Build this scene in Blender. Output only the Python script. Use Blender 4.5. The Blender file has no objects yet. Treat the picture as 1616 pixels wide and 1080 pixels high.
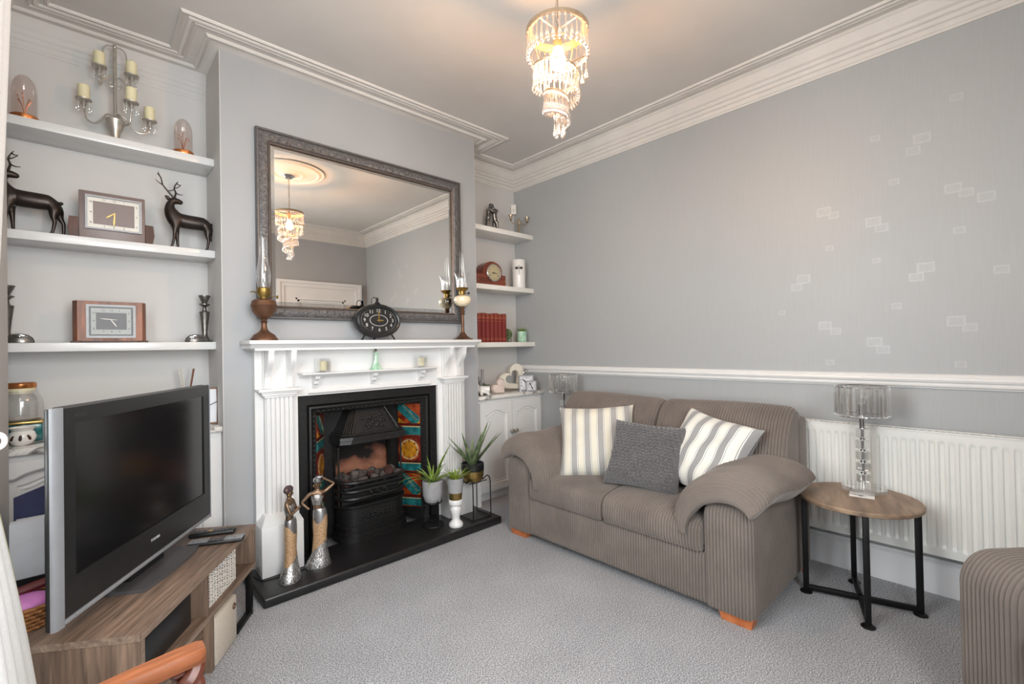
import bpy, bmesh, math, random
from mathutils import Vector, Matrix
from math import sin, cos, pi, sqrt, radians
random.seed(7)
S = bpy.context.scene
COL = S.collection

# ------------------------------------------------------------------ camera
F_PX, YAW, PITCH, ROLL = 731.97, 0.751, -0.0107, -0.0188
cam = bpy.data.objects.new('camera', bpy.data.cameras.new('camera'))
COL.objects.link(cam)
fw = Vector((sin(YAW)*cos(PITCH), cos(YAW)*cos(PITCH), -sin(PITCH)))
rt = Vector((cos(YAW), -sin(YAW), 0)); up = rt.cross(fw)
r2 = cos(ROLL)*rt + sin(ROLL)*up; u2 = -sin(ROLL)*rt + cos(ROLL)*up
cam.matrix_world = Matrix(((r2.x, u2.x, -fw.x, -.542), (r2.y, u2.y, -fw.y, -2.7554), (r2.z, u2.z, -fw.z, 1.2), (0, 0, 0, 1)))
cam.data.sensor_width = 36; cam.data.sensor_fit = 'HORIZONTAL'
cam.data.lens = 36*F_PX/1616; cam.data.clip_start = .02; cam.data.clip_end = 60
S.camera = cam

# ------------------------------------------------------------------ world, daylight, added rear fill, exposure
w = bpy.data.worlds.new('world'); S.world = w; w.use_nodes = True
bg = w.node_tree.nodes['Background']
bg.inputs[0].default_value = (.94, .99, 1, 1); bg.inputs[1].default_value = 1.6

def area(name, loc, rot, sx, sy, power, col):
    l = bpy.data.lights.new(name, 'AREA'); l.shape = 'RECTANGLE'; l.size = sx; l.size_y = sy
    l.energy = power; l.color = col
    o = bpy.data.objects.new(name, l); COL.objects.link(o); o.location = loc; o.rotation_euler = rot
    return o
area('daylight_side_window', (-1.0, -1.58, 1.55), (0, -pi/2+radians(24), 0), 1.7, 1.2, 42, (.95, .99, 1))
area('added_rear_fill', (-.12, -3.62, 1.5), (pi/2-radians(24), 0, 0), 1.2, 1.7, 50, (.955, .99, 1))  # fill light added behind the camera to brighten the fireplace side
S.view_settings.view_transform = 'Standard'; S.view_settings.look = 'None'
S.view_settings.gamma = 1; S.view_settings.use_curve_mapping = False
S.view_settings.exposure = 0.80
S.cycles.max_bounces = 14; S.cycles.diffuse_bounces = 6; S.cycles.glossy_bounces = 6
S.cycles.transmission_bounces = 12; S.cycles.transparent_max_bounces = 24
S.cycles.caustics_reflective = False; S.cycles.caustics_refractive = False
S.cycles.sample_clamp_indirect = 6

# ------------------------------------------------------------------ materials
def srgb(r, g, b):
    f = lambda c: (c/255/12.92 if c/255 <= .04045 else ((c/255+.055)/1.055)**2.4)
    return (f(r), f(g), f(b), 1)
def nodes(name):
    m = bpy.data.materials.new(name); m.use_nodes = True
    nt = m.node_tree; b = nt.nodes['Principled BSDF']
    return m, nt, b
def N(nt, t, **kw):
    n = nt.nodes.new(t)
    for k, v in kw.items():
        if k in n.inputs: n.inputs[k].default_value = v
        else: setattr(n, k, v)
    return n
def coord(nt, scale=(1, 1, 1), rot=(0, 0, 0), kind='Object'):
    tc = N(nt, 'ShaderNodeTexCoord'); mp = N(nt, 'ShaderNodeMapping')
    mp.inputs['Scale'].default_value = scale; mp.inputs['Rotation'].default_value = rot
    nt.links.new(tc.outputs[kind], mp.inputs[0]); return mp.outputs[0]
def mixc(nt, fac, a, b):
    mx = N(nt, 'ShaderNodeMix', data_type='RGBA')
    if fac is not None: nt.links.new(fac, mx.inputs[0])
    for i, v in ((6, a), (7, b)):
        if isinstance(v, tuple): mx.inputs[i].default_value = v
        else: nt.links.new(v, mx.inputs[i])
    return mx.outputs[2]
def ramp(nt, src, stops):
    r = N(nt, 'ShaderNodeValToRGB'); e = r.color_ramp.elements
    while len(e) < len(stops): e.new(.5)
    for el, (p_, c) in zip(e, stops): el.position = p_; el.color = c if isinstance(c, tuple) else (c, c, c, 1)
    nt.links.new(src, r.inputs[0]); return r.outputs[0]
def bump(nt, b, src, strength, dist):
    bp = N(nt, 'ShaderNodeBump'); bp.inputs['Strength'].default_value = strength; bp.inputs['Distance'].default_value = dist
    nt.links.new(src, bp.inputs['Height']); nt.links.new(bp.outputs[0], b.inputs['Normal'])
def pm(name, col, rough=.5, metal=0., var=.06, nscale=30., bmp=0., bscale=None, stretch=(1, 1, 1), coat=0., spec=.5, sheen=0., col2=None, lo=.35, hi=.65):
    """procedural material: base colour with noise variation and optional relief"""
    m, nt, b = nodes(name)
    c = coord(nt, stretch)
    n = N(nt, 'ShaderNodeTexNoise'); n.inputs['Scale'].default_value = nscale; n.inputs['Detail'].default_value = 4
    nt.links.new(c, n.inputs['Vector'])
    a = tuple(x*(1-var) for x in col[:3])+(1,); d = tuple(min(1, x*(1+var)) for x in col[:3])+(1,)
    if col2: a, d = col, col2
    out = ramp(nt, n.outputs[0], ((lo, a), (hi, d)))
    nt.links.new(out, b.inputs['Base Color'])
    b.inputs['Roughness'].default_value = rough; b.inputs['Metallic'].default_value = metal
    b.inputs['Coat Weight'].default_value = coat; b.inputs['Specular IOR Level'].default_value = spec
    if sheen: b.inputs['Sheen Weight'].default_value = sheen; b.inputs['Sheen Roughness'].default_value = .6
    if bmp:
        n2 = n
        if bscale:
            n2 = N(nt, 'ShaderNodeTexNoise'); n2.inputs['Scale'].default_value = bscale; n2.inputs['Detail'].default_value = 3
            nt.links.new(c, n2.inputs['Vector'])
        bump(nt, b, n2.outputs[0], bmp, .004)
    return m
def wood(name, dark, light, rough=.45, stretch=(1, 12, 12), scale=2.2, bmp=.15, coat=0.):
    m, nt, b = nodes(name)
    c = coord(nt, stretch)
    n = N(nt, 'ShaderNodeTexNoise'); n.inputs['Scale'].default_value = scale; n.inputs['Detail'].default_value = 7; n.inputs['Distortion'].default_value = .6
    nt.links.new(c, n.inputs['Vector'])
    nt.links.new(ramp(nt, n.outputs[0], ((.3, dark), (.52, tuple((x+y)/2 for x, y in zip(dark, light))), (.7, light))), b.inputs['Base Color'])
    b.inputs['Roughness'].default_value = rough; b.inputs['Coat Weight'].default_value = coat
    if bmp: bump(nt, b, n.outputs[0], bmp, .002)
    return m
def clear(name, tint=(1, 1, 1, 1), gloss=.12, refr=.0, ior=1.3, rough=.0, dens=.0, dcol=(1, 1, 1, 1)):
    """thin clear glass: mostly see-through with a fresnel reflection"""
    m = bpy.data.materials.new(name); m.use_nodes = True; nt = m.node_tree; nt.nodes.clear()
    o = N(nt, 'ShaderNodeOutputMaterial'); t = N(nt, 'ShaderNodeBsdfTransparent'); g = N(nt, 'ShaderNodeBsdfGlossy')
    t.inputs[0].default_value = tint; g.inputs['Roughness'].default_value = .04+rough; g.inputs[0].default_value = (1, 1, 1, 1)
    lw = N(nt, 'ShaderNodeLayerWeight'); lw.inputs[0].default_value = .35
    ns = N(nt, 'ShaderNodeTexNoise'); ns.inputs['Scale'].default_value = 40
    mth = N(nt, 'ShaderNodeMath', operation='MULTIPLY_ADD'); mth.inputs[1].default_value = .6; mth.inputs[2].default_value = gloss
    nt.links.new(lw.outputs['Facing'], mth.inputs[0])
    mx = N(nt, 'ShaderNodeMixShader'); nt.links.new(mth.outputs[0], mx.inputs[0])
    base = t.outputs[0]
    if refr:
        gl = N(nt, 'ShaderNodeBsdfGlass'); gl.inputs['IOR'].default_value = ior; gl.inputs[0].default_value = tint
        m2 = N(nt, 'ShaderNodeMixShader'); m2.inputs[0].default_value = refr
        nt.links.new(t.outputs[0], m2.inputs[1]); nt.links.new(gl.outputs[0], m2.inputs[2]); base = m2.outputs[0]
    if dens:
        df = N(nt, 'ShaderNodeBsdfDiffuse'); df.inputs[0].default_value = dcol
        m3 = N(nt, 'ShaderNodeMixShader'); m3.inputs[0].default_value = dens
        nt.links.new(base, m3.inputs[1]); nt.links.new(df.outputs[0], m3.inputs[2]); base = m3.outputs[0]
    nt.links.new(base, mx.inputs[1]); nt.links.new(g.outputs[0], mx.inputs[2]); nt.links.new(mx.outputs[0], o.inputs[0])
    return m

M_ = {}
def paper_mat():
    m, nt, b = nodes('grey_wallpaper')
    c = coord(nt, (220, 220, 6))
    n = N(nt, 'ShaderNodeTexNoise'); n.inputs['Scale'].default_value = 1.; n.inputs['Detail'].default_value = 5
    nt.links.new(c, n.inputs['Vector'])
    nt.links.new(ramp(nt, n.outputs[0], ((.3, srgb(166, 168, 169)), (.7, srgb(170, 172, 173)))), b.inputs['Base Color'])
    b.inputs['Roughness'].default_value = .46; b.inputs['Specular IOR Level'].default_value = .45
    bump(nt, b, n.outputs[0], .13, .001)
    return m
M_['paper'] = paper_mat()
M_['motif'] = pm('wallpaper_motif', srgb(178, 180, 181), .38, 0, .03, 60, spec=.55)
M_['motif_fill'] = pm('wallpaper_motif_fill', srgb(172, 174, 175), .44, 0, .03, 60, spec=.5)
M_['grey'] = pm('grey_wall_paint', srgb(167, 168, 170), .6, 0, .02, 3, .05, 160, spec=.3)
M_['alcove'] = pm('pale_alcove_paint', srgb(203, 201, 199), .7, 0, .02, 3, .05, 160, spec=.3)
M_['ceil'] = pm('ceiling_paint', srgb(208, 205, 201), .8, 0, .03, 2.5, .04, 120, spec=.2)
M_['cornice'] = pm('cornice_paint', srgb(212, 208, 203), .6, 0, .03, 8)
M_['white'] = pm('white_gloss_paint', srgb(226, 225, 224), .3, 0, .015, 6, .03, 90)
M_['shelfwhite'] = pm('white_shelf_laminate', srgb(216, 216, 215), .22, 0, .01, 8)
M_['cream'] = pm('cream_shelf_laminate', srgb(232, 229, 222), .3, 0, .01, 8)
M_['radiator'] = pm('white_radiator_enamel', srgb(228, 228, 224), .3, 0, .012, 4)
M_['skirt'] = pm('white_skirting_paint', srgb(226, 226, 228), .35, 0, .015, 5)
M_['iron'] = pm('black_cast_iron', srgb(30, 29, 29), .42, .35, .25, 45, .16, 90)
M_['hearth'] = pm('black_slate_hearth', srgb(28, 27, 28), .36, 0, .2, 22, .08, 60)
M_['blackmetal'] = pm('black_powder_metal', srgb(26, 25, 26), .45, .5, .15, 40)
M_['blackplastic'] = pm('black_plastic', srgb(30, 30, 31), .35, 0, .1, 30)
M_['bronze'] = pm('dark_bronze', srgb(58, 50, 46), .36, .7, .2, 30)
M_['pewter'] = pm('pewter', srgb(120, 116, 112), .3, .85, .18, 40)
M_['silver'] = pm('dull_silver', srgb(176, 170, 160), .35, .55, .12, 40)
M_['steel'] = pm('brushed_steel', srgb(170, 170, 172), .3, .9, .08, 50)
M_['silverplastic'] = pm('silver_plastic', srgb(150, 152, 156), .48, .35, .04, 20)
M_['chrome'] = pm('chrome', srgb(205, 205, 207), .12, 1, .04, 20)
M_['brass'] = pm('old_brass', srgb(142, 116, 62), .34, .8, .15, 40)
M_['copper'] = pm('aged_copper', srgb(112, 80, 60), .42, .6, .2, 14)
M_['copperbright'] = pm('bright_copper', srgb(214, 138, 84), .25, .85, .08, 30)
M_['nickel'] = pm('champagne_metal', srgb(184, 164, 140), .3, .85, .1, 30)
M_['gold'] = pm('gold', srgb(172, 144, 88), .28, .85, .12, 40)
M_['candle'] = pm('ivory_wax', srgb(226, 218, 180), .55, 0, .03, 12)
M_['ceramic'] = pm('white_ceramic', srgb(230, 227, 222), .18, 0, .02, 10, coat=.3)
M_['pinkceramic'] = pm('blush_ceramic', srgb(216, 198, 188), .35, 0, .03, 10)
M_['creamstone'] = pm('cream_stone', srgb(222, 214, 200), .5, 0, .05, 14)
M_['opal'] = pm('opal_glass', srgb(236, 222, 190), .15, 0, .05, 12, coat=.5)
M_['concrete'] = pm('grey_concrete', srgb(158, 157, 158), .75, 0, .06, 40, .1, 120)
M_['black'] = pm('matt_black', srgb(20, 20, 20), .7, 0, .1, 30)
M_['dial'] = pm('pale_dial', srgb(218, 214, 204), .4, 0, .02, 20)
M_['golddial'] = pm('gold_beige_dial', srgb(192, 178, 142), .35, .2, .04, 30)
M_['greydial'] = pm('grey_dial', srgb(160, 163, 160), .4, 0, .03, 20)
M_['browndial'] = pm('taupe_dial', srgb(122, 106, 102), .4, 0, .04, 20)
M_['darkdial'] = pm('dark_dial', srgb(80, 78, 80), .4, 0, .04, 20)
M_['mahog'] = wood('mahogany', srgb(92, 38, 22), srgb(138, 66, 38), .25, (1, 10, 10), 5, .05, .3)
M_['walnut'] = wood('walnut', srgb(84, 44, 24), srgb(150, 86, 46), .42, (10, 1.5, 1.5), 3, .05, .0)
M_['bezel'] = pm('satin_silver_bezel', srgb(150, 150, 152), .5, .35, .06, 30)
M_['darkwood'] = wood('dark_side_wood', srgb(44, 25, 18), srgb(86, 46, 28), .45, (8, 8, 1), 4, .05, 0)
M_['oak'] = wood('grey_oak_board', srgb(84, 68, 58), srgb(146, 122, 104), .5, (1.2, 20, 20), 3.6, .2)
M_['oakedge'] = wood('oak_edge_band', srgb(112, 94, 82), srgb(160, 138, 120), .5, (3, 20, 20), 3, .05)
M_['oakside'] = wood('grey_oak_side', srgb(84, 68, 58), srgb(140, 116, 98), .5, (20, 20, 1.2), 3.6, .2)
M_['tableoak'] = wood('table_oak', srgb(112, 92, 76), srgb(164, 138, 114), .5, (7, 1.2, 7), 3.5, .08)
M_['chairwood'] = wood('orange_oak', srgb(92, 50, 28), srgb(150, 88, 52), .36, (1.4, 10, 10), 5, .08, .2)
M_['twistwood'] = wood('brown_turned_oak', srgb(66, 30, 20), srgb(112, 56, 36), .42, (5, 5, 1), 5, .05, .1)
M_['footwood'] = wood('orange_beech_foot', srgb(176, 96, 52), srgb(206, 126, 78), .4, (1, 8, 8), 4, .03)
M_['cloth'] = pm('white_curtain', srgb(226, 228, 228), .85, 0, .03, 120, .1, 300, sheen=.2)
M_['curtainedge'] = pm('curtain_lining', srgb(168, 164, 120), .9, 0, .03, 100)
M_['leather'] = pm('cream_fabric', srgb(196, 186, 172), .8, 0, .04, 90, .15, 200)
M_['wicker'] = pm('white_wicker', srgb(206, 200, 192), .7, 0, .08, 80, .2)
M_['wickerbrown'] = pm('brown_wicker', srgb(150, 98, 52), .7, 0, .2, 60, .2)
M_['pink'] = pm('pink_plastic', srgb(196, 118, 178), .5, 0, .08, 30)
M_['navy'] = pm('navy_card', srgb(44, 48, 84), .6, 0, .1, 30)
M_['paperwhite'] = pm('white_papers', srgb(222, 222, 226), .7, 0, .03, 20)
M_['blue'] = pm('light_blue_card', srgb(120, 186, 214), .6, 0, .05, 30)
M_['leaf'] = pm('aloe_leaf', srgb(66, 84, 58), .5, 0, .2, 25, col2=srgb(122, 138, 96))
M_['leaf2'] = pm('grassy_leaf', srgb(86, 116, 40), .5, 0, .2, 25, col2=srgb(158, 180, 90))
M_['leaf3'] = pm('bright_leaf', srgb(80, 120, 40), .5, 0, .2, 40, col2=srgb(170, 186, 60))
M_['soil'] = pm('potting_soil', srgb(44, 38, 34), .95, 0, .3, 120, .5)
M_['redbook'] = pm('red_book_cloth', srgb(120, 34, 30), .6, 0, .1, 90, .1)
M_['redside'] = pm('dark_red_book_board', srgb(84, 16, 16), .6, 0, .1, 60)
M_['gilt'] = pm('worn_gilt', srgb(176, 104, 66), .5, .3, .1, 60)
M_['pages'] = pm('page_edges', srgb(206, 194, 168), .8, 0, .1, 200, stretch=(1, 1, .02))
m, nt, b = nodes('sooty_fire_back'); c = coord(nt)
n = N(nt, 'ShaderNodeTexNoise', Scale=6., Detail=5.); nt.links.new(c, n.inputs['Vector']); sx_ = N(nt, 'ShaderNodeSeparateXYZ'); nt.links.new(c, sx_.inputs[0])
ma = N(nt, 'ShaderNodeMath', operation='MULTIPLY_ADD'); ma.inputs[1].default_value = 2.2; ma.inputs[2].default_value = -.80; nt.links.new(sx_.outputs[2], ma.inputs[0])
mb_ = N(nt, 'ShaderNodeMath', operation='ADD'); nt.links.new(ma.outputs[0], mb_.inputs[0]); nt.links.new(n.outputs[0], mb_.inputs[1])
nt.links.new(ramp(nt, mb_.outputs[0], ((.46, srgb(172, 116, 90)), (.58, srgb(140, 90, 70)), (.70, srgb(30, 26, 25)))), b.inputs['Base Color'])
b.inputs['Roughness'].default_value = .9; bump(nt, b, n.outputs[0], .2, .004); M_['terracotta'] = m
M_['coal'] = pm('ashen_coal', srgb(28, 24, 24), .85, 0, .3, 30, .5, 60, col2=srgb(92, 82, 78))
M_['emberred'] = pm('red_ember', srgb(62, 32, 28), .8, 0, .3, 40)
M_['tile_red'] = pm('burnt_orange_glaze', srgb(92, 28, 16), .22, 0, .2, 18, coat=.4, col2=srgb(154, 68, 30))
M_['tile_teal'] = pm('teal_glaze', srgb(20, 74, 78), .22, 0, .15, 30, coat=.4, col2=srgb(40, 114, 116))
M_['tile_yellow'] = pm('amber_glaze', srgb(136, 86, 18), .22, 0, .15, 30, coat=.4, col2=srgb(186, 130, 34))
M_['tile_cream'] = pm('cream_glaze', srgb(178, 160, 120), .22, 0, .1, 30, coat=.5)
M_['tile_maroon'] = pm('maroon_glaze', srgb(66, 18, 16), .22, 0, .1, 30, coat=.5, col2=srgb(106, 30, 24))
M_['skin_bronze'] = pm('bronze_skin', srgb(120, 96, 76), .34, .6, .2, 30)
M_['glitter'] = pm('silver_glitter', srgb(96, 92, 90), .3, .8, .3, 170, .6, 160, col2=srgb(214, 212, 210))
M_['tan'] = pm('tan_gold_dress', srgb(158, 122, 90), .45, .25, .2, 150, .5, 150, col2=srgb(206, 172, 134))
M_['greyhair'] = pm('purple_brown_scarf', srgb(88, 70, 72), .4, .4, .15, 40)
M_['jade'] = pm('jade_glaze', srgb(138, 186, 156), .2, 0, .12, 40, coat=.4, col2=srgb(196, 222, 200))
M_['mirrorframe'] = pm('embossed_grey_frame', srgb(104, 102, 102), .42, .35, .25, 55, .9, 65)
M_['frameplain'] = pm('plain_grey_frame', srgb(100, 98, 98), .4, .35, .1, 40)
M_['bead'] = pm('warm_inner_bead', srgb(112, 98, 90), .4, .4, .1, 40)
M_['text'] = pm('pale_lettering', srgb(205, 205, 205), .4, .3, .02, 20)
M_['dimtext'] = pm('dim_lettering', srgb(66, 66, 68), .4, .3, .02, 20)
M_['ink'] = pm('dark_lettering', srgb(60, 56, 54), .5, 0, .05, 20)
M_['glass'] = clear('clear_glass', gloss=.07)
M_['pane'] = clear('window_glass', gloss=.04)
M_['dome'] = clear('pinkish_dome_glass', (.96, .90, .88, 1), .08)
M_['crystal'] = clear('cut_crystal', (.99, .99, .985, 1), .15, .10, 1.45)
M_['drop'] = clear('amber_tinted_crystal', (1, .95, .90, 1), .26, .68, 1.4)
M_['jarglass'] = clear('frosty_jar_glass', (.95, .94, .92, 1), .08, 0, 1.3, .1, .30, (.75, .74, .72, 1))
m, nt, b = nodes('mirror_silver'); b.inputs['Metallic'].default_value = 1; b.inputs['Roughness'].default_value = .0; b.inputs['Base Color'].default_value = (.93, .925, .90, 1); M_['mirror'] = m
m, nt, b = nodes('tv_screen')
n = N(nt, 'ShaderNodeTexNoise', Scale=2.); nt.links.new(ramp(nt, n.outputs[0], ((.3, srgb(16, 15, 16)), (.7, srgb(20, 19, 20)))), b.inputs['Base Color'])
b.inputs['Roughness'].default_value = .16; b.inputs['Specular IOR Level'].default_value = .6; M_['screen'] = m
m, nt, b = nodes('warm_bulb'); b.inputs['Emission Color'].default_value = (1, .54, .24, 1); b.inputs['Emission Strength'].default_value = 470; b.inputs['Base Color'].default_value = (1, .9, .8, 1); M_['bulb'] = m
def carpet_mat():
    m, nt, b = nodes('grey_fleck_carpet')
    c = coord(nt)
    n = N(nt, 'ShaderNodeTexNoise', Scale=210., Detail=2., Roughness=.7); nt.links.new(c, n.inputs['Vector'])
    v = N(nt, 'ShaderNodeTexVoronoi', Scale=260.); nt.links.new(c, v.inputs['Vector'])
    n3 = N(nt, 'ShaderNodeTexNoise', Scale=3., Detail=3.); nt.links.new(c, n3.inputs['Vector'])
    c1 = ramp(nt, n.outputs[0], ((.34, srgb(96, 96, 100)), (.5, srgb(176, 175, 179)), (.64, srgb(238, 238, 240))))
    c2 = ramp(nt, n3.outputs[0], ((.3, (.86, .86, .86, 1)), (.7, (1, 1, 1, 1))))
    mx = N(nt, 'ShaderNodeMix', data_type='RGBA', blend_type='MULTIPLY'); mx.inputs[0].default_value = 1
    nt.links.new(c1, mx.inputs[6]); nt.links.new(c2, mx.inputs[7]); nt.links.new(mx.outputs[2], b.inputs['Base Color'])
    b.inputs['Roughness'].default_value = 1; b.inputs['Specular IOR Level'].default_value = .1; b.inputs['Sheen Weight'].default_value = .15
    bump(nt, b, v.outputs[0], .9, .006)
    return m
M_['carpet'] = carpet_mat()
def cord_mat(name, dark, light):
    m, nt, b = nodes(name)
    c = coord(nt, (1, 1, 1))
    n = N(nt, 'ShaderNodeTexNoise', Scale=5., Detail=4.); nt.links.new(c, n.inputs['Vector'])
    n2 = N(nt, 'ShaderNodeTexNoise', Scale=320., Detail=2.); nt.links.new(c, n2.inputs['Vector'])
    nt.links.new(ramp(nt, n.outputs[0], ((.3, dark), (.7, light))), b.inputs['Base Color'])
    b.inputs['Roughness'].default_value = .9; b.inputs['Specular IOR Level'].default_value = .2
    b.inputs['Sheen Weight'].default_value = .45; b.inputs['Sheen Roughness'].default_value = .5
    b.inputs['Sheen Tint'].default_value = (.9, .84, .8, 1)
    bump(nt, b, n2.outputs[0], .3, .001); return m
M_['cord'] = cord_mat('brown_grey_corduroy', srgb(104, 95, 89), srgb(122, 112, 105))
M_['furry'] = pm('charcoal_chenille', srgb(58, 55, 56), .95, 0, .15, 160, .6, 200, sheen=.35, col2=srgb(104, 100, 100))
def marble_mat():
    m, nt, b = nodes('grey_veined_marble')
    c = coord(nt, (1, 1, 1))
    n = N(nt, 'ShaderNodeTexNoise', Scale=9., Detail=6., Distortion=1.6); nt.links.new(c, n.inputs['Vector'])
    nt.links.new(ramp(nt, n.outputs[0], ((.36, srgb(110, 106, 104)), (.46, srgb(222, 219, 214)), (.6, srgb(232, 229, 224)), (.7, srgb(170, 165, 160)))), b.inputs['Base Color'])
    b.inputs['Roughness'].default_value = .25; return m
M_['marble'] = marble_mat()
def stripe_mat(name, stops, pitch):
    """woven ticking stripes across the local x axis"""
    m, nt, b = nodes(name)
    tc = N(nt, 'ShaderNodeTexCoord'); sx = N(nt, 'ShaderNodeSeparateXYZ'); nt.links.new(tc.outputs['Object'], sx.inputs[0])
    dv = N(nt, 'ShaderNodeMath', operation='DIVIDE'); dv.inputs[1].default_value = pitch; nt.links.new(sx.outputs[0], dv.inputs[0])
    ad = N(nt, 'ShaderNodeMath', operation='ADD'); ad.inputs[1].default_value = 10.3; nt.links.new(dv.outputs[0], ad.inputs[0])
    fr = N(nt, 'ShaderNodeMath', operation='FRACT'); nt.links.new(ad.outputs[0], fr.inputs[0])
    r = ramp(nt, fr.outputs[0], stops); nt.nodes[-1].color_ramp.interpolation = 'CONSTANT'
    nt.links.new(r, b.inputs['Base Color']); b.inputs['Roughness'].default_value = .9; b.inputs['Sheen Weight'].default_value = .2
    n2 = N(nt, 'ShaderNodeTexNoise', Scale=300.); nt.links.new(tc.outputs['Object'], n2.inputs['Vector']); bump(nt, b, n2.outputs[0], .3, .001)
    return m
G_, C_, W_, K_ = srgb(160, 157, 154), srgb(216, 210, 194), srgb(236, 234, 228), srgb(112, 104, 100)
M_['stripe1'] = stripe_mat('cream_grey_ticking', ((0, C_), (.40, K_), (.425, W_), (.47, G_), (.90, W_), (.945, K_), (.97, C_)), .081)
G2, C2 = srgb(152, 150, 149), srgb(226, 223, 214)
M_['stripe2'] = stripe_mat('white_grey_ticking', ((0, C2), (.40, K_), (.425, W_), (.47, G2), (.86, W_), (.92, K_), (.945, C2)), .086)

# ------------------------------------------------------------------ mesh helpers
class MB:
    def __init__(s): s.v = []; s.f = []; s.m = []
    def add(s, vs, fs, mi=0, mat=None):
        o = len(s.v)
        s.v += [tuple(mat @ Vector(v)) if mat else tuple(v) for v in vs]
        for f in fs: s.f.append(tuple(i+o for i in f)); s.m.append(mi)
        return s
    def box(s, x0, y0, z0, x1, y1, z1, mi=0, mat=None):
        v = [(x, y, z) for z in (z0, z1) for y in (y0, y1) for x in (x0, x1)]
        return s.add(v, [(0, 2, 3, 1), (4, 5, 7, 6), (0, 1, 5, 4), (2, 6, 7, 3), (0, 4, 6, 2), (1, 3, 7, 5)], mi, mat)
    def rbox(s, x0, y0, z0, x1, y1, z1, r=.005, seg=2, mi=0, mat=None):
        bm = bmesh.new(); bmesh.ops.create_cube(bm, size=1)
        for v in bm.verts: v.co = Vector(((x0+x1)/2+v.co.x*(x1-x0), (y0+y1)/2+v.co.y*(y1-y0), (z0+z1)/2+v.co.z*(z1-z0)))
        r = min(r, .49*min(x1-x0, y1-y0, z1-z0))
        bmesh.ops.bevel(bm, geom=bm.edges[:], offset=r, segments=seg, affect='EDGES', profile=.5)
        bm.verts.index_update()
        s.add([v.co[:] for v in bm.verts], [tuple(v.index for v in f.verts) for f in bm.faces], mi, mat); bm.free(); return s
    def lathe(s, prof, n=28, c=(0, 0, 0), sx=1, sy=1, mi=0, mat=None, a0=0, cap=True):
        vs = []; fs = []; k = len(prof)
        for (r, z) in prof:
            for i in range(n):
                a = a0+2*pi*i/n; vs.append((c[0]+r*sx*cos(a), c[1]+r*sy*sin(a), c[2]+z))
        for j in range(k-1):
            for i in range(n):
                i2 = (i+1) % n; fs.append((j*n+i, j*n+i2, (j+1)*n+i2, (j+1)*n+i))
        if cap:
            if prof[0][0] > 1e-6: fs.append(tuple(reversed(range(n))))
            if prof[-1][0] > 1e-6: fs.append(tuple((k-1)*n+i for i in range(n)))
        return s.add(vs, fs, mi, mat)
    def cyl(s, c, r, h, n=24, mi=0, r2=None, mat=None):
        return s.lathe([(r, 0), (r2 if r2 is not None else r, h)], n, c, mi=mi, mat=mat)
    def ell(s, c, rx, ry, rz, n=20, k=12, mi=0, mat=None):
        return s.lathe([(max(1e-4, sin(pi*j/k)), -cos(pi*j/k)*rz/1) if 0 else (max(1e-5, sin(pi*j/k)), -cos(pi*j/k)*rz) for j in range(k+1)], n, c, rx, ry, mi, mat, cap=False)
    def tube(s, pts, r, n=8, mi=0, closed=False, mat=None):
        pts = [Vector(p) for p in pts]; K = len(pts)
        rs = r if isinstance(r, (list, tuple)) else [r]*K
        vs = []; fs = []; nrm = None
        for i, p in enumerate(pts):
            a = pts[i-1] if (i > 0 or closed) else pts[i]; b = pts[(i+1) % K] if (i < K-1 or closed) else pts[i]
            t = (b-a).normalized() if (b-a).length > 1e-9 else Vector((0, 0, 1))
            if nrm is None: nrm = t.orthogonal().normalized()
            nrm = (nrm-t*nrm.dot(t)); nrm = nrm.normalized() if nrm.length > 1e-6 else t.orthogonal().normalized()
            bn = t.cross(nrm)
            for j in range(n):
                q = 2*pi*j/n; vs.append(p+rs[i]*(cos(q)*nrm+sin(q)*bn))
        for i in range(K if closed else K-1):
            i2 = (i+1) % K
            for j in range(n): fs.append((i*n+j, i*n+(j+1) % n, i2*n+(j+1) % n, i2*n+j))
        if not closed: fs += [tuple(reversed(range(n))), tuple((K-1)*n+j for j in range(n))]
        return s.add(vs, fs, mi, mat)
    def prism(s, poly, d0, d1, plane='xz', mi=0, mat=None):
        """closed 2-D outline pushed from d0 to d1 along the third axis"""
        mp = {'xz': lambda p, d: (p[0], d, p[1]), 'yz': lambda p, d: (d, p[0], p[1]), 'xy': lambda p, d: (p[0], p[1], d)}[plane]
        n = len(poly); vs = [mp(p, d0) for p in poly]+[mp(p, d1) for p in poly]
        fs = [tuple(range(n)), tuple(reversed(range(n, 2*n)))]+[(i, n+i, n+(i+1) % n, (i+1) % n) for i in range(n)]
        return s.add(vs, fs, mi, mat)
    def grid(s, fn, nu, nv, mi=0, wrapu=False, wrapv=False, mat=None):
        vs = [fn(i/(nu if wrapu else nu-1), j/(nv if wrapv else nv-1)) for j in range(nv) for i in range(nu)]
        fs = []
        for j in range(nv if wrapv else nv-1):
            for i in range(nu if wrapu else nu-1):
                i2 = (i+1) % nu; j2 = (j+1) % nv
                fs.append((j*nu+i, j*nu+i2, j2*nu+i2, j2*nu+i))
        return s.add(vs, fs, mi, mat)
    def loft(s, rings, mi=0, caps=True, mat=None):
        n = len(rings[0]); vs = [p for r in rings for p in r]; fs = []
        for j in range(len(rings)-1):
            for i in range(n): fs.append((j*n+i, j*n+(i+1) % n, (j+1)*n+(i+1) % n, (j+1)*n+i))
        if caps: fs += [tuple(reversed(range(n))), tuple((len(rings)-1)*n+i for i in range(n))]
        return s.add(vs, fs, mi, mat)
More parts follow.
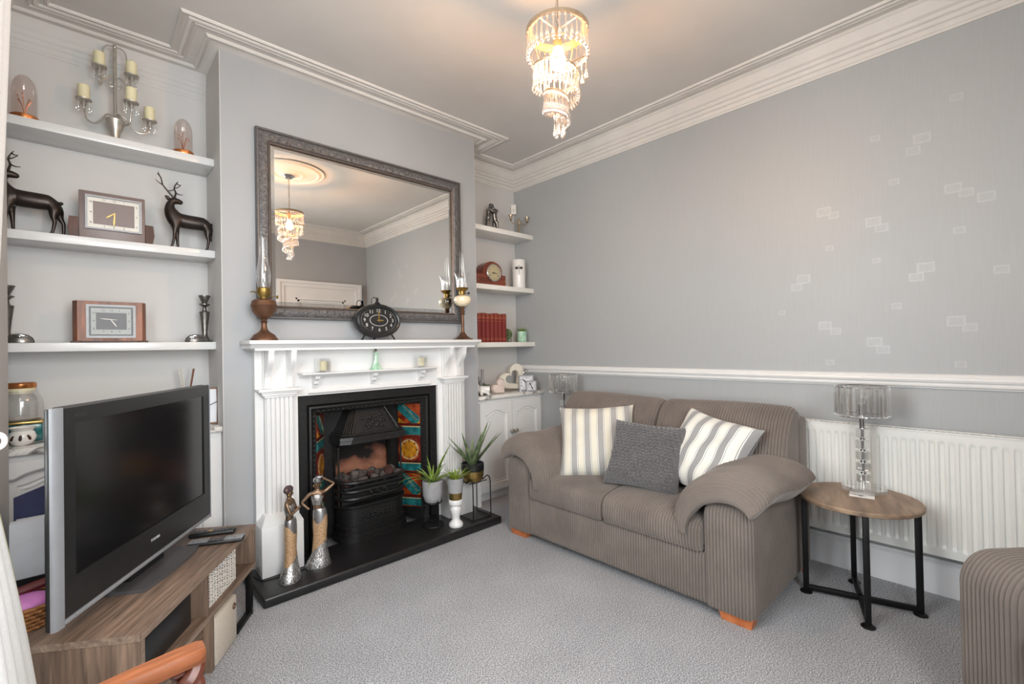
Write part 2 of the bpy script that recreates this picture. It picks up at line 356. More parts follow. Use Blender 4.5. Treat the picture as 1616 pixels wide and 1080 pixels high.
    def mesh(s, name, mats, smooth=38):
        me = bpy.data.meshes.new(name); me.from_pydata(s.v, [], s.f)
        for mt in mats: me.materials.append(mt)
        if len(mats) > 1: me.polygons.foreach_set('material_index', s.m)
        bm = bmesh.new(); bm.from_mesh(me); bmesh.ops.recalc_face_normals(bm, faces=bm.faces[:]); bm.to_mesh(me); bm.free()
        if smooth:
            me.polygons.foreach_set('use_smooth', [True]*len(me.polygons)); me.set_sharp_from_angle(angle=radians(smooth))
        me.update(); return me
def Ms(m):
    m = m if isinstance(m, (list, tuple)) else [m]
    return [M_[x] if isinstance(x, str) else x for x in m]
def base_mat(o):
    mt = Matrix.Translation(o.location) @ o.rotation_euler.to_matrix().to_4x4()
    return base_mat(o.parent) @ mt if o.parent else mt
def part(parent, name, mb, mats=None, label=None, smooth=38, world=False, kind=None):
    me = mb.mesh(name, Ms(mats), smooth) if isinstance(mb, MB) else mb
    if world: me.transform(base_mat(parent).inverted())
    o = bpy.data.objects.new(name, me); COL.objects.link(o)
    if parent: o.parent = parent
    if label: o['label'] = label
    if kind: o['kind'] = kind
    return o
def tag(o, label, cat, group=None):
    o['label'] = label; o['category'] = cat
    if group: o['group'] = group
    return o
def thing(name, label, cat, loc=(0, 0, 0), rz=0, group=None):
    o = bpy.data.objects.new(name, None); COL.objects.link(o); o.empty_display_size = .05
    o.location = loc; o.rotation_euler = (0, 0, rz); return tag(o, label, cat, group)
def solo(name, label, cat, mb, mats, loc=(0, 0, 0), rz=0, group=None, smooth=38):
    o = part(None, name, mb, mats, None, smooth); o.location = loc; o.rotation_euler = (0, 0, rz)
    return tag(o, label, cat, group)
def struct(name, mb, mats, parent=None, label=None, smooth=30):
    o = part(parent, name, mb, mats, label, smooth); o['kind'] = 'structure'; return o
def dup(src, name=None, loc=None, rz=None, label=None):
    def cp(o, par):
        c = o.copy(); COL.objects.link(c); c.parent = par
        for ch in list(o.children): cp(ch, c)
        return c
    c = cp(src, None)
    if loc: c.location = loc
    if rz is not None: c.rotation_euler = (0, 0, rz)
    if label: c['label'] = label
    return c
def spline(pts, n, closed=False):
    P = [Vector(p) for p in pts]; K = len(P); out = []
    segs = K if closed else K-1
    for i in range(segs):
        g = lambda k: P[k % K] if closed else P[max(0, min(K-1, k))]
        p0, p1, p2, p3 = g(i-1), g(i), g(i+1), g(i+2)
        for j in range(n):
            t = j/n
            out.append(.5*((2*p1)+(p2-p0)*t+(2*p0-5*p1+4*p2-p3)*t*t+(3*p1-p0-3*p2+p3)*t**3))
    if not closed: out.append(P[-1])
    return out
def txt(body, size, depth=.0006):
    """lettering as a mesh lying in local xz, centred, facing -y"""
    cu = bpy.data.curves.new('lettering', 'FONT'); cu.body = body; cu.size = size; cu.align_x = 'CENTER'; cu.align_y = 'CENTER'; cu.extrude = depth; cu.resolution_u = 3
    o = bpy.data.objects.new('lettering', cu); COL.objects.link(o)
    bpy.context.view_layer.update()
    me = bpy.data.meshes.new_from_object(o.evaluated_get(bpy.context.evaluated_depsgraph_get()))
    vs = [(v.co.x, -v.co.z, v.co.y) for v in me.vertices]; fs = [tuple(p.vertices) for p in me.polygons]
    bpy.data.objects.remove(o); bpy.data.curves.remove(cu); bpy.data.meshes.remove(me)
    return vs, fs
_tc = {}
def add_txt(mb, body, size, mat, mi=0, depth=.0006):
    k = (body, size, depth)
    if k not in _tc: _tc[k] = txt(body, size, depth)
    return mb.add(_tc[k][0], _tc[k][1], mi, mat)
T = Matrix.Translation
def Rz(a): return Matrix.Rotation(a, 4, 'Z')
def Rx(a): return Matrix.Rotation(a, 4, 'X')
def Ry(a): return Matrix.Rotation(a, 4, 'Y')
def skin(name, verts, edges, radii, mat, sub=2, root=0):
    me = bpy.data.meshes.new(name); me.from_pydata(verts, edges, []); o = bpy.data.objects.new(name, me); COL.objects.link(o)
    md = o.modifiers.new('s', 'SKIN'); md.use_smooth_shade = True
    for i, v in enumerate(me.skin_vertices[0].data):
        r = radii[i]; v.radius = r if isinstance(r, tuple) else (r, r)
        v.use_root = (i == root)
    if sub: sb = o.modifiers.new('u', 'SUBSURF'); sb.levels = sub; sb.render_levels = sub
    bpy.context.view_layer.update()
    m2 = bpy.data.meshes.new_from_object(o.evaluated_get(bpy.context.evaluated_depsgraph_get()))
    bpy.data.objects.remove(o); m2.name = name; m2.materials.clear()
    for x in Ms(mat): m2.materials.append(x)
    m2.polygons.foreach_set('use_smooth', [True]*len(m2.polygons)); m2.polygons.foreach_set('material_index', [0]*len(m2.polygons))
    return m2

# ================================================================== SETTING
XL, XP, W, A, H, YN = -.82, -.752, 2.413, .35, 2.79, -3.40
CB = 1.669            # chimney breast runs x 0..CB, front at y 0
TH = .15
struct('floor', MB().box(XL-TH, YN-TH, -.1, W+TH, A+TH, 0), 'carpet')
struct('ceiling', MB().box(XL-TH, YN-TH, H, W+TH, A+TH, H+.1), 'ceil')
struct('wall_right', MB().box(W, YN-TH, 0, W+TH, A+TH, H), 'paper')
struct('wall_back', MB().box(XL-TH, A, 0, W, A+TH, H), 'alcove')
wl = MB(); WY0, WY1, WZ0, WZ1 = -2.2, -.98, .72, 2.4
wl.box(XL-TH, WY1, 0, XL, A, H).box(XL-TH, YN-TH, 0, XL, WY0, H).box(XL-TH, WY0, 0, XL, WY1, WZ0).box(XL-TH, WY0, WZ1, XL, WY1, H)
struct('wall_left', wl, 'grey')
struct('trim_1', MB().box(XL, -.5, 0, XP, -.001, 2.62), 'alcove')
NX0, NX1 = -.74, .5; DX0, DX1, DZ = 1.34, 2.20, 1.98
wn = MB().box(XL, YN-TH, 0, NX0, YN, H).box(NX0, YN-TH, 0, NX1, YN, .72).box(NX0, YN-TH, 2.4, NX1, YN, H).box(NX1, YN-TH, 0, W, YN, H)
struct('wall_near', wn, 'grey')
FX0, FX1, FZ = .345, 1.27, .945
wc = MB().box(0, 0, 0, FX0, A, H).box(FX1, 0, 0, CB, A, H).box(FX0, 0, FZ, FX1, A, H)
struct('wall_chimney', wc, 'grey')
# pale paint on the chimney cheeks inside the alcoves is the same pale alcove colour
struct('wall_chimney_cheek', MB().box(-.004, .002, 0, 0, A, H), 'alcove'); struct('wall_chimney_cheek', MB().box(CB, .002, 0, CB+.004, A, H), 'alcove')

def window(n, M, wid, z0, z1):
    """sash window in local xz facing -y; M places it"""
    f = MB()
    f.box(0, -.03, z0, .05, .03, z1, mat=M).box(wid-.05, -.03, z0, wid, .03, z1, mat=M).box(.05, -.03, z0, wid-.05, .03, z0+.06, mat=M).box(.05, -.03, z1-.05, wid-.05, .03, z1, mat=M)
    f.box(.05, -.025, (z0+z1)/2-.025, wid-.05, .025, (z0+z1)/2+.025, mat=M)
    fr = struct('window_%d' % n, f, 'white')
    s = MB().box(-.05, -.12, z0-.04, wid+.05, .02, z0, mat=M); o = part(fr, 'window_sill', s, 'white')
    for a, b in ((z0+.06, (z0+z1)/2-.025), ((z0+z1)/2+.025, z1-.05)):
        part(fr, 'pane', MB().box(.05, -.003, a, wid-.05, .003, b, mat=M), 'pane')
window(1, T((XL-.07, WY1, 0)) @ Rz(-pi/2) @ Matrix.Scale(-1, 4, (0, 1, 0)), WY1-WY0, WZ0, WZ1)
window(2, T((NX0, YN-.07, 0)) @ Matrix.Scale(-1, 4, (0, 1, 0)), NX1-NX0, .72, 2.4)  # unseen window added in the near wall to let the rear fill in
# door in the near wall with architrave (seen in the mirror)
d = MB()
d.box(DX0, YN, 0, DX1, YN+.012, DZ)
d.box(DX0, YN+.012, 0, DX0+.11, YN+.03, DZ).box(DX1-.11, YN+.012, 0, DX1, YN+.03, DZ)
for z0, z1 in ((0, .2), (.95, 1.08), (1.87, DZ)): d.box(DX0+.11, YN+.012, z0, DX1-.11, YN+.03, z1)
door = struct('door_1', d, 'white')
for z0, z1 in ((.2, .95), (1.08, 1.87)):
    for o_, t in ((0, .022), (.025, .018)):
        q = MB(); a, b, c, e = DX0+.11+o_, DX1-.11-o_, z0+o_, z1-o_
        q.box(a, YN+.012, c, a+.02, YN+t+.012, e).box(b-.02, YN+.012, c, b, YN+t+.012, e).box(a, YN+.012, c, b, YN+t+.012, c+.02).box(a, YN+.012, e-.02, b, YN+t+.012, e)
        part(door, 'panel_moulding', q, 'white')
ar = MB()
for k, (o_, t) in enumerate(((0, .03), (.03, .045), (.075, .06))):
    ww = (.03, .045, .035)[k]
    ar.box(DX0-o_-ww, YN, 0, DX0-o_, YN+t, DZ+o_+ww).box(DX1+o_, YN, 0, DX1+o_+ww, YN+t, DZ+o_+ww).box(DX0-o_, YN, DZ+o_, DX1+o_, YN+t, DZ+o_+ww)
part(door, 'architrave', ar, 'white')
part(door, 'handle', MB().tube([(DX0+.06, YN+.03, 1.02), (DX0+.06, YN+.08, 1.02), (DX0+.17, YN+.08, 1.02)], .01), 'chrome', 'chrome door lever')

def sweep(path, prof, closed=False):
    P = [Vector((x, y)) for x, y in path]; K = len(P); rings = []
    for i in range(K):
        a = P[i-1] if (i or closed) else None; b = P[(i+1) % K] if (i < K-1 or closed) else None
        nr = lambda t: Vector((t.y, -t.x))
        n1 = nr((P[i]-a).normalized()) if a is not None else None; n2 = nr((b-P[i]).normalized()) if b is not None else None
        mt = n1 if n2 is None else n2 if n1 is None else (n1+n2)/(1+n1.dot(n2))
        rings.append([(P[i].x+mt.x*d_, P[i].y+mt.y*d_, z) for d_, z in prof])
    mb = MB()
    if closed: rings.append(rings[0])
    return mb.loft(rings, caps=not closed)
UP = [(0, 2.79), (.19, 2.79), (.189, 2.784), (.183, 2.778), (.175, 2.780), (.170, 2.786), (.158, 2.787), (.152, 2.780), (.140, 2.778), (.134, 2.784), (.128, 2.785), (.124, 2.779), (.118, 2.782), (.112, 2.788), (.072, 2.788), (.068, 2.781), (.060, 2.776), (.052, 2.778), (.048, 2.784), (.030, 2.783), (.012, 2.776), (.0, 2.772)]
struct('trim_2', sweep([(XL, YN), (XL, A), (0, A), (0, 0), (CB, 0), (CB, A), (W, A), (W, YN)], UP, True), 'cornice', label='moulded plaster cornice bands')
LO = [(0, 2.785), (.058, 2.78), (.052, 2.745), (.042, 2.728), (.044, 2.720), (.035, 2.715), (.031, 2.702), (.033, 2.695), (.023, 2.691), (.019, 2.676), (.021, 2.670), (.012, 2.666), (.011, 2.644), (.006, 2.641), (.006, 2.629), (0, 2.629)]
struct('trim_3', sweep([(CB+.004, A), (W, A), (W, YN), (XL, YN)], LO), 'cornice', label='stepped lower cornice fascia')
struct('trim_6', sweep([(XL, YN), (XL, A), (-.004, A)], [(d_*.42, z) for d_, z in LO]), 'alcove', label='faint stepped cornice fascia in the left alcove')
DD = [(0, 1.035), (.012, 1.034), (.018, 1.029), (.016, 1.022), (.026, 1.018), (.03, 1.008), (.026, .998), (.018, .994), (.017, .987), (.021, .983), (.019, .976), (.01, .972), (.008, .966), (0, .965)]
struct('trim_4', sweep([(W, A), (W, YN)], DD), 'white', label='white moulded dado rail')
SK = [(0, .165), (.008, .164), (.012, .156), (.010, .148), (.016, .142), (.018, .128), (.018, 0), (0, 0)]
struct('baseboard_right', sweep([(W, -.05), (W, YN)], SK), 'skirt')
struct('baseboard_near', sweep([(DX0-.13, YN), (XL, YN)], SK), 'skirt')
struct('baseboard_left', sweep([(XL, YN), (XL, -.51)], SK), 'skirt')
struct('baseboard_back', sweep([(1.50, 0), (CB, 0)], [(a, b*1.05) for a, b in SK]), 'white')
# ceiling rose
CX, CY = .822, -1.585
struct('trim_5', MB().lathe([(.30, 0), (.298, -.012), (.283, -.016), (.272, -.010), (.262, -.018), (.245, -.022), (.232, -.016), (.2, -.02), (.16, -.018), (.135, -.026), (.115, -.034), (.1, -.026), (.07, -.03), (.055, -.04), (.001, -.042)], 64, (CX, CY, H), cap=False), 'ceil', label='round moulded ceiling rose')
# wallpaper motif print: thin foil frames and tints lying on the right wall
mo = MB(); mf = MB()
mcount = [0]
def motif(y, z, s, q=.74):
    mcount[0] += 1; h = s/2; t = h*.24; x = W-.0003-.0004*(mcount[0] % 2); k = q
    mf.box(x, y-h+t, z-h*k+t, W, y+h-t, z+h*k-t)
    mo.box(x-.0001, y-h, z-h*k, W, y+h, z-h*k+t).box(x-.0001, y-h, z+h*k-t, W, y+h, z+h*k).box(x-.0001, y-h, z-h*k+t, W, y-h+t, z+h*k-t).box(x-.0001, y+h-t, z-h*k+t, W, y+h, z+h*k-t)
for y, z, s in ((-2.085, 1.90, .065), (-2.128, 1.872, .048), (-2.297, 1.802, .065), (-2.330, 1.765, .055), (-2.491, 2.163, .065), (-2.458, 2.112, .055), (-2.594, 1.895, .06), (-2.637, 1.866, .05), (-2.492, 1.543, .065), (-2.457, 1.500, .055), (-1.981, 1.547, .065), (-1.946, 1.505, .055), (-2.077, 1.284, .06), (-2.125, 1.252, .048), (-2.289, 1.191, .065), (-2.323, 1.152, .055), (-2.591, 1.281, .065), (-2.636, 1.250, .05), (-2.107, 1.699, .035), (-2.306, 1.604, .034), (-2.384, 1.982, .04), (-2.611, 1.698, .042), (-2.38, 1.367, .04), (-1.868, 1.367, .035), (-2.096, 1.085, .04), (-2.602, 1.082, .04), (-2.314, 2.221, .04), (-2.613, 2.311, .045), (-2.70, 1.83, .06), (-2.74, 1.50, .05)):
    motif(y, z, s)
wr = bpy.data.objects['wall_right']
part(wr, 'wallpaper_motif', mo, 'motif', smooth=0); part(wr, 'wallpaper_tint', mf, 'motif_fill', smooth=0)

# ================================================================== FIREPLACE
hearth = MB().rbox(.075, -.375, 0, 1.558, 0.0, .05, .012, 3)
solo('hearth_slab', 'black slate hearth slab in front of the fireplace', 'hearth', hearth, 'hearth')
su = thing('fireplace_surround', 'white painted timber fireplace surround with fluted pilasters', 'fireplace', (.81, -.05, .05))
part(su, 'mantel_shelf', MB().rbox(.073, -.2, 1.238, 1.548, 0, 1.257, .003).prism([(-.19, 1.238), (-.165, 1.216), (0, 1.216), (0, 1.238)], .083, 1.538, 'yz')
     .box(.105, -.165, 1.205, 1.515, 0, 1.216), 'white', world=True)
b_ = MB().box(.13, -.05, .05, FX0, -.0, 1.205).box(FX1, -.05, .05, 1.5, -.0, 1.205).box(FX0, -.05, .947, FX1, -.0, 1.205)
part(su, 'frieze_board', b_, 'white', world=True)
part(su, 'trim_strip', MB().prism([(-.05, .985), (-.062, .972), (-.062, .962), (-.055, .955), (-.05, .95)], .40, 1.21, 'yz'), 'white', 'moulded strip', world=True)
part(su, 'small_shelf', MB().rbox(.345, -.135, 1.068, 1.225, -.05, 1.076, .002).prism([(-.13, 1.068), (-.118, 1.058), (-.05, 1.058), (-.05, 1.068)], .352, 1.218, 'yz'), 'white', world=True)
for x in (.435, .785, 1.125):
    part(su, 'bracket', MB().prism(spline([(-.05, 1.058), (-.105, 1.058), (-.106, 1.04), (-.09, 1.03), (-.085, 1.012), (-.07, 1.006), (-.062, .99), (-.05, .985)], 4), x-.013, x+.013, 'yz'), 'white', world=True)
for x0, x1, s_ in ((.17, .305, 0), (1.305, 1.44, 1)):
    pl = MB().box(x0, -.085, .33, x1, -.05, .975)
    n = 6; ww = (x1-x0)/n
    for k in range(n): pl.box(x0+ww*k+ww*.18, -.097, .345, x0+ww*(k+1)-ww*.18, -.085, .965)
    po = part(su, 'pilaster', pl, 'white', world=True)
    cp = MB()
    for k, (z0, z1, e) in enumerate(((.955, .966, .008), (.966, .978, .018), (.978, .988, .026), (.988, 1.002, .04))): cp.rbox(x0-e, -.097-e*.8, z0, x1+e, -.05, z1, .003)
    part(su, 'capital', cp, 'white', world=True)
    part(su, 'panel_block', MB().box(x0-.005, -.07, 1.0, x1+.005, -.05, 1.205), 'white', world=True)
    for cxx in (x0+.012, x1-.012):
        part(su, 'corbel', MB().prism(spline([(-.05, 1.003), (-.078, 1.003), (-.085, 1.03), (-.09, 1.06), (-.108, 1.09), (-.135, 1.12), (-.155, 1.15), (-.16, 1.18), (-.16, 1.216), (-.05, 1.216)], 4), cxx-.014, cxx+.014, 'yz'), 'white', world=True)
    a, b2 = x0-.045, x1+.025
    if s_: a, b2 = x0-.03, x1+.03
    part(su, 'plinth_block', MB().rbox(a, -.165, .05, b2, -.0501, .30, .003).loft([[(a, -.165, .30), (b2, -.165, .30), (b2, -.05, .30), (a, -.05, .30)], [(x0-.01, -.10, .345), (x1+.01, -.10, .345), (x1+.01, -.05, .345), (x0-.01, -.05, .345)]]), 'white', world=True)

ci = thing('cast_iron_fireplace', 'black cast iron fireplace insert with glazed tile sides', 'fireplace', (.81, -.03, .05))
fr = MB().box(FX0, -.03, .05, FX0+.055, .02, FZ).box(FX1-.055, -.03, .05, FX1, .02, FZ).box(FX0+.055, -.03, FZ-.055, FX1-.055, .02, FZ)
part(ci, 'outer_frame', fr, 'iron', world=True)
orn = MB(); ix0, ix1 = FX0+.055, FX1-.055
prof = [(0, 0), (.012, -.028), (.022, -.03), (.032, -.02), (.05, -.012), (.055, 0)]
for (x0, z0, x1, z1) in ((ix0, .05, ix0, FZ-.055), (ix1, FZ-.055, ix1, .05), (ix0, FZ-.055, ix1, FZ-.055)): pass
def mould(mb, x0, x1, z0, z1, prof, y):
    """three sided picture moulding inside an opening (left, top, right)"""
    rings = []
    for px, pz, dx, dz in ((x0, z0, 1, 0), (x0, z1, 1, -1), (x1, z1, -1, -1), (x1, z0, -1, 0)):
        rings.append([(px+dx*a, y+b, pz+dz*a) for a, b in prof])
    mb.loft(rings, caps=True)
mould(orn, ix0, ix1, .05, FZ-.055, prof, -.005)
rs = random.Random(3)
for k in range(26):
    for x in (ix0+.041, ix1-.041): orn.ell((x, -.018, .12+k*.028), .008, .006, .010, 8, 5)
for k in range(24): orn.ell((ix0+.07+k*.0295, -.018, FZ-.096), .011, .006, .007, 8, 5)
part(ci, 'moulded_border', orn, 'iron', 'embossed leafy border moulding', world=True)
# splayed tile cheeks
YB = .15
cheeks = ((ix0+.055, ix0+.055+.098, 1), (ix1-.055, ix1-.055-.098, -1))
def on_cheek(side, t, z, lift=0):
    x0, x1, sg = cheeks[side]; n = Vector((sg*YB, -abs(x1-x0), 0)).normalized()
    p = Vector((x0+(x1-x0)*t, -.012+YB*t, z)); return tuple(p+n*lift)
def cheek_quad(mb, side, t0, t1, z0, z1, lift, mi=0, base=0.):
    v = [on_cheek(side, t, z, l) for l in (base, lift) for z in (z0, z1) for t in (t0, t1)]
    mb.add(v, [(0, 1, 3, 2), (4, 5, 7, 6), (0, 1, 5, 4), (2, 3, 7, 6), (0, 2, 6, 4), (1, 3, 7, 5)], mi)
def cheek_poly(mb, side, pts, lift, mi):
    n = len(pts); v = [on_cheek(side, t, z, .001) for t, z in pts]+[on_cheek(side, t, z, lift) for t, z in pts]
    mb.add(v, [tuple(range(n)), tuple(range(n, 2*n))]+[(i, (i+1) % n, n+(i+1) % n, n+i) for i in range(n)], mi)
TM = ['tile_red', 'tile_teal', 'tile_yellow', 'tile_cream', 'tile_maroon']
for side in (0, 1):
    ck = MB(); cheek_quad(ck, side, -.05, 1.25, .05, FZ-.1, 0, 0, -.02)
    part(ci, 'cheek_plate', ck, 'iron', world=True)
    t0, t1 = .04, .96
    def tile(z0, z1, kind):
        mb = MB(); L = .006; cheek_quad(mb, side, t0, t1, z0, z1, L, {'geo': 0, 'strip': 1, 'round': 4}[kind])
        w_ = lambda t: t0+(t1-t0)*(1-t if side else t); z_ = lambda s: z0+(z1-z0)*s
        if kind == 'geo':
            cheek_poly(mb, side, [(w_(a), z_(b)) for a, b in ((0, .98), (0, .68), (.62, .02), (.98, .02), (.98, .34), (.3, .98))], L+.002, 1)
            cheek_poly(mb, side, [(w_(a), z_(b)) for a, b in ((.02, .02), (.3, .02), (.02, .3))], L+.002, 2)
            cheek_poly(mb, side, [(w_(a), z_(b)) for a, b in ((.98, .02), (.98, .14), (.86, .02))], L+.003, 2)
            for k in range(9):
                a = .22+.07*k; cheek_poly(mb, side, [(w_(a+dx), z_(.86-.085*k+dz)) for dx, dz in ((0, 0), (.10, .03), (.12, .055), (.02, .03))], L+.004, 3)
        elif kind == 'strip':
            for k in range(4): cheek_poly(mb, side, [(w_(a), z_(b)) for a, b in ((.06+.235*k, .3), (.24+.235*k, .3), (.26+.235*k, .7), (.08+.235*k, .7))], L+.002, 1)
            cheek_poly(mb, side, [(w_(a), z_(b)) for a, b in ((0, .90), (1, .90), (1, 1), (0, 1))], L+.001, 3)
            cheek_poly(mb, side, [(w_(a), z_(b)) for a, b in ((0, 0), (1, 0), (1, .1), (0, .1))], L+.001, 0)
        else:
            for r, mi, l in ((.50, 0, .001), (.42, 3, .002), (.36, 2, .003)):
                cheek_poly(mb, side, [(w_(.5+r*cos(2*pi*k/24)), z_(.5+r*sin(2*pi*k/24))) for k in range(24)], L+l, mi)
            for k in range(8):
                a = 2*pi*k/8; cheek_poly(mb, side, [(w_(.5+.39*cos(a+q)*s), z_(.5+.39*sin(a+q)*s)) for q, s in ((-.12, 1), (.12, 1), (0, .7))], L+.004, 0)
        part(ci, 'tile', mb, TM, world=True, smooth=0)
    tile(.69, .825, 'geo'); tile(.605, .672, 'strip'); tile(.43, .595, 'round'); tile(.362, .422, 'strip'); tile(.205, .352, 'geo'); tile(.125, .185, 'strip')
    for z in (.68, .196, .600): 
        s_ = MB(); cheek_quad(s_, side, t0, t1, z-.006, z+.006, .004, 0); part(ci, 'tile_fillet', s_, 'tile_maroon', world=True)
xa, xb = cheeks[0][1], cheeks[1][1]     # inner edges of the splayed cheeks
# arched inner plate: jambs + head
pl = MB(); N_ = 16; xm = (xa+xb)/2; ro = .18
arch = [(xm+ro*cos(pi-pi*k/N_), .60+.10*sin(pi*k/N_)) for k in range(N_+1)]
pl.prism([(xa-.01, .05), (xm-ro, .05)]+arch+[(xm+ro, .05), (xb+.01, .05), (xb+.01, FZ-.1), (xa-.01, FZ-.1)], YB-.012, YB+.012)
part(ci, 'arch_plate', pl, 'iron', world=True, smooth=0)
rib = MB()
for sx in (-1, 1):
    for k in range(34): rib.ell((xm+sx*(ro+.012), YB-.014, .30+k*.0095), .008, .006, .0045, 8, 5)
part(ci, 'rope_bead', rib, 'iron', world=True, kind='stuff')
# canopy hood
hd = MB(); hb, ht = .205, .115
def hood(e, z): 
    t = (z-.665)/(.845-.665); hw = hb+(ht-hb)*t; yo = -.045+(.07)*t
    return [(xm-hw-e, YB, z), (xm-hw-e, yo+.03-e, z), (xm-hw*.74, yo-e, z), (xm+hw*.74, yo-e, z), (xm+hw+e, yo+.03-e, z), (xm+hw+e, YB, z)]
hd.loft([hood(0, .845), hood(0, .69)]); hd.loft([hood(.012, .69), hood(.014, .682)]); hd.loft([hood(.004, .682), hood(.008, .672)]); hd.loft([hood(.014, .672), hood(.010, .655)]); hd.loft([hood(.004, .655), hood(.0, .632)])
ho = part(ci, 'hood', hd, 'iron', world=True, smooth=20)
em = MB()
for k in range(40):
    a = rs.uniform(-1, 1); b = rs.uniform(0, 1); z = .715+.07*b
    t = (z-.665)/.18; em.ell((xm+a*.075, -.045+.07*t-.002, z), .010, .006, .008, 8, 5)
for sx in (-1, 1): em.tube([(xm+sx*.152, -.048, .695), (xm+sx*.088, .018, .84)], .006, 6)
part(ho, 'embossed_panel', em, 'iron', world=True)
for k in range(5):
    t = k/4; part(ho, 'rib', MB().tube([(xm-hb+.008+.045*t, -.02-.022*t, .695), (xm-ht+.002+.028*t, .05-.022*t, .835)], .004, 6), 'iron', world=True)
# firebox
fb = MB().grid(lambda u, v: (xm+.2*cos(pi-pi*u)*(1-.12*v), YB+.01+.16*sin(pi*u)*(1-.35*v), .05+.75*v), 20, 12)
part(ci, 'fire_back', fb, 'terracotta', 'sooty terracotta fire back', world=True)
part(ci, 'fire_throat', MB().box(FX0, YB+.012, .80, FX1, A-.01, .82).box(FX0, .335, .05, FX1, .345, .8), 'black', world=True)
# basket: curved bars and bowed apron
def bow(xh, y0, y1, n=6):
    r = abs(y1-y0)*.8; pts = [(xm-xh, y0)]
    for k in range(n+1): a = pi+pi/2*k/n; pts.append((xm-xh+r+r*cos(a), y1+r+r*sin(a)))
    for k in range(n+1): a = 3*pi/2+pi/2*k/n; pts.append((xm+xh-r+r*cos(a), y1+r+r*sin(a)))
    pts.append((xm+xh, y0)); return pts
for z, rr in ((.398, .012), (.345, .011), (.302, .013), (.25, .009)):
    part(ci, 'bar', MB().tube([(x, y, z) for x, y in bow(.215, .06, -.06)], rr, 8), 'iron', world=True)
for x in (-.1, .1): pass
bs = MB()
for z0, z1, e in ((.25, .262, .012), (.14, .25, 0), (.126, .14, .010), (.10, .126, .002), (.078, .10, .016), (.05, .078, .022)):
    pts = bow(.212+e, .06, -.062-e); bs.prism(pts, z0, z1, 'xy')
ap = part(ci, 'apron', bs, 'iron', world=True)
ao = MB()
for k in range(22): ao.ell((xm+(k-10.5)*.0085*(1 if k % 2 else 1.1), -.064, .19+.012*sin(k*1.7)), .007, .005, .010, 8, 5)
for k in range(12): ao.ell((xm+(k-5.5)*.010, -.075, .322+.018*cos(k*1.3)), .007, .006, .009, 8, 5)
part(ap, 'cast_ornament', ao, 'iron', world=True, kind='stuff')
for sx in (-1, 1):
    part(ci, 'ball_finial', MB().ell((xm+sx*.21, .02, .60), .008, .008, .010).tube([(xm+sx*.21, .02, .25), (xm+sx*.21, .02, .60)], .006), 'iron', world=True)
part(ci, 'grate', MB().box(xm-.2, -.04, .36, xm+.2, .2, .37).box(xm-.2, .0, .05, xm+.2, .012, .36), 'black', world=True)
def rock(rnd, r):
    bm = bmesh.new(); bmesh.ops.create_icosphere(bm, subdivisions=2, radius=r)
    dirs = [Vector((rnd.uniform(-1, 1), rnd.uniform(-1, 1), rnd.uniform(-1, 1))).normalized() for _ in range(7)]
    for v in bm.verts:
        for d_ in dirs:
            q = v.co.dot(d_)
            if q > r*.72: v.co -= d_*(q-r*.72)
        v.co *= rnd.uniform(.93, 1.05)
    mb = MB(); bm.verts.index_update(); mb.add([v.co[:] for v in bm.verts], [tuple(v.index for v in f.verts) for f in bm.faces]); bm.free(); return mb
rk = random.Random(11)
for k in range(19):
    mb = rock(rk, rk.uniform(.024, .042)); x = xm-.165+.33*(k % 7)/6+rk.uniform(-.012, .012); y = (-.005, .05, .105)[k//7]; z = .372+(.010 if k < 7 else .026)+rk.uniform(0, .014)
    if k == 5: z += .03
    mb.v = [(v[0]+x, v[1]+y, v[2]+z) for v in mb.v]
    part(ci, 'coal', mb, 'coal' if k % 5 else 'emberred', world=True, smooth=20)

# ================================================================== SHELVES AND CABINETS
shl = {}
for n, z, lab in (('t', 2.24, 'topmost white floating shelf in the alcove left of the fireplace'), ('m', 1.746, 'middle white floating shelf in the left alcove, under the stags'), ('b', 1.257, 'lowest white floating shelf in the left alcove, above the television')):
    solo('floating_shelf', lab, 'shelf', MB().rbox(XL, .141, z-.04, -.0045, A, z, .003), 'shelfwhite', group='floating shelves in the left alcove')
for z, lab in ((2.186, 'topmost cream floating shelf in the alcove right of the fireplace'), (1.712, 'middle cream floating shelf in the right alcove, under the wooden clock'), (1.241, 'lowest cream floating shelf in the right alcove, under the red books')):
    solo('floating_shelf', lab, 'shelf', MB().rbox(CB+.0045, .11, z-.04, W-.001, A, z, .003), 'cream', group='floating shelves in the right alcove')

def panel_door(w_, h_, sgn=1):
    """cabinet door in local xz from (0,0), front at y=0"""
    fr_ = .055; n = 24; outer = []; inner = []
    top = []
    for k in range(n+1):
        t = k/n; q = abs(2*t-1)
        e_ = max(0, min(1, (.97-q)/.85)); zz = h_-fr_-.042+.032*e_*e_*(3-2*e_)
        top.append((fr_+(w_-2*fr_)*t, zz))
    inner = [(fr_, fr_)]+top+[(w_-fr_, fr_)]
    outer = [(0, 0)]+[(w_*k/n, h_) for k in range(n+1)]+[(w_, 0)]
    mb = MB(); K = len(inner); sh = lambda pts, y: [(x, y, z) for x, z in pts]
    cx, cz = w_/2, h_/2
    ins = lambda e: [(cx+(x-cx)*(1-e/(cx-fr_)), z+(e if z < cz else -e)) for x, z in inner]
    rings = [sh(outer, .018), sh(outer, 0), sh(inner, 0), sh(ins(.006), .007), sh(ins(.012), .007), sh(ins(.016), .004), sh(ins(.022), .0075)]
    mb.loft(rings, caps=False); P = ins(.022); zb = P[0][1]
    q = [(x, .0075, zb) for x, z in P[1:-1]]+[(x, .0075, z) for x, z in P[1:-1]]; L = len(P)-2
    mb.add(q, [(i, i+1, L+i+1, L+i) for i in range(L-1)])
    mb.box(.001, .0076, .001, w_-.001, .018, h_-.001); return mb
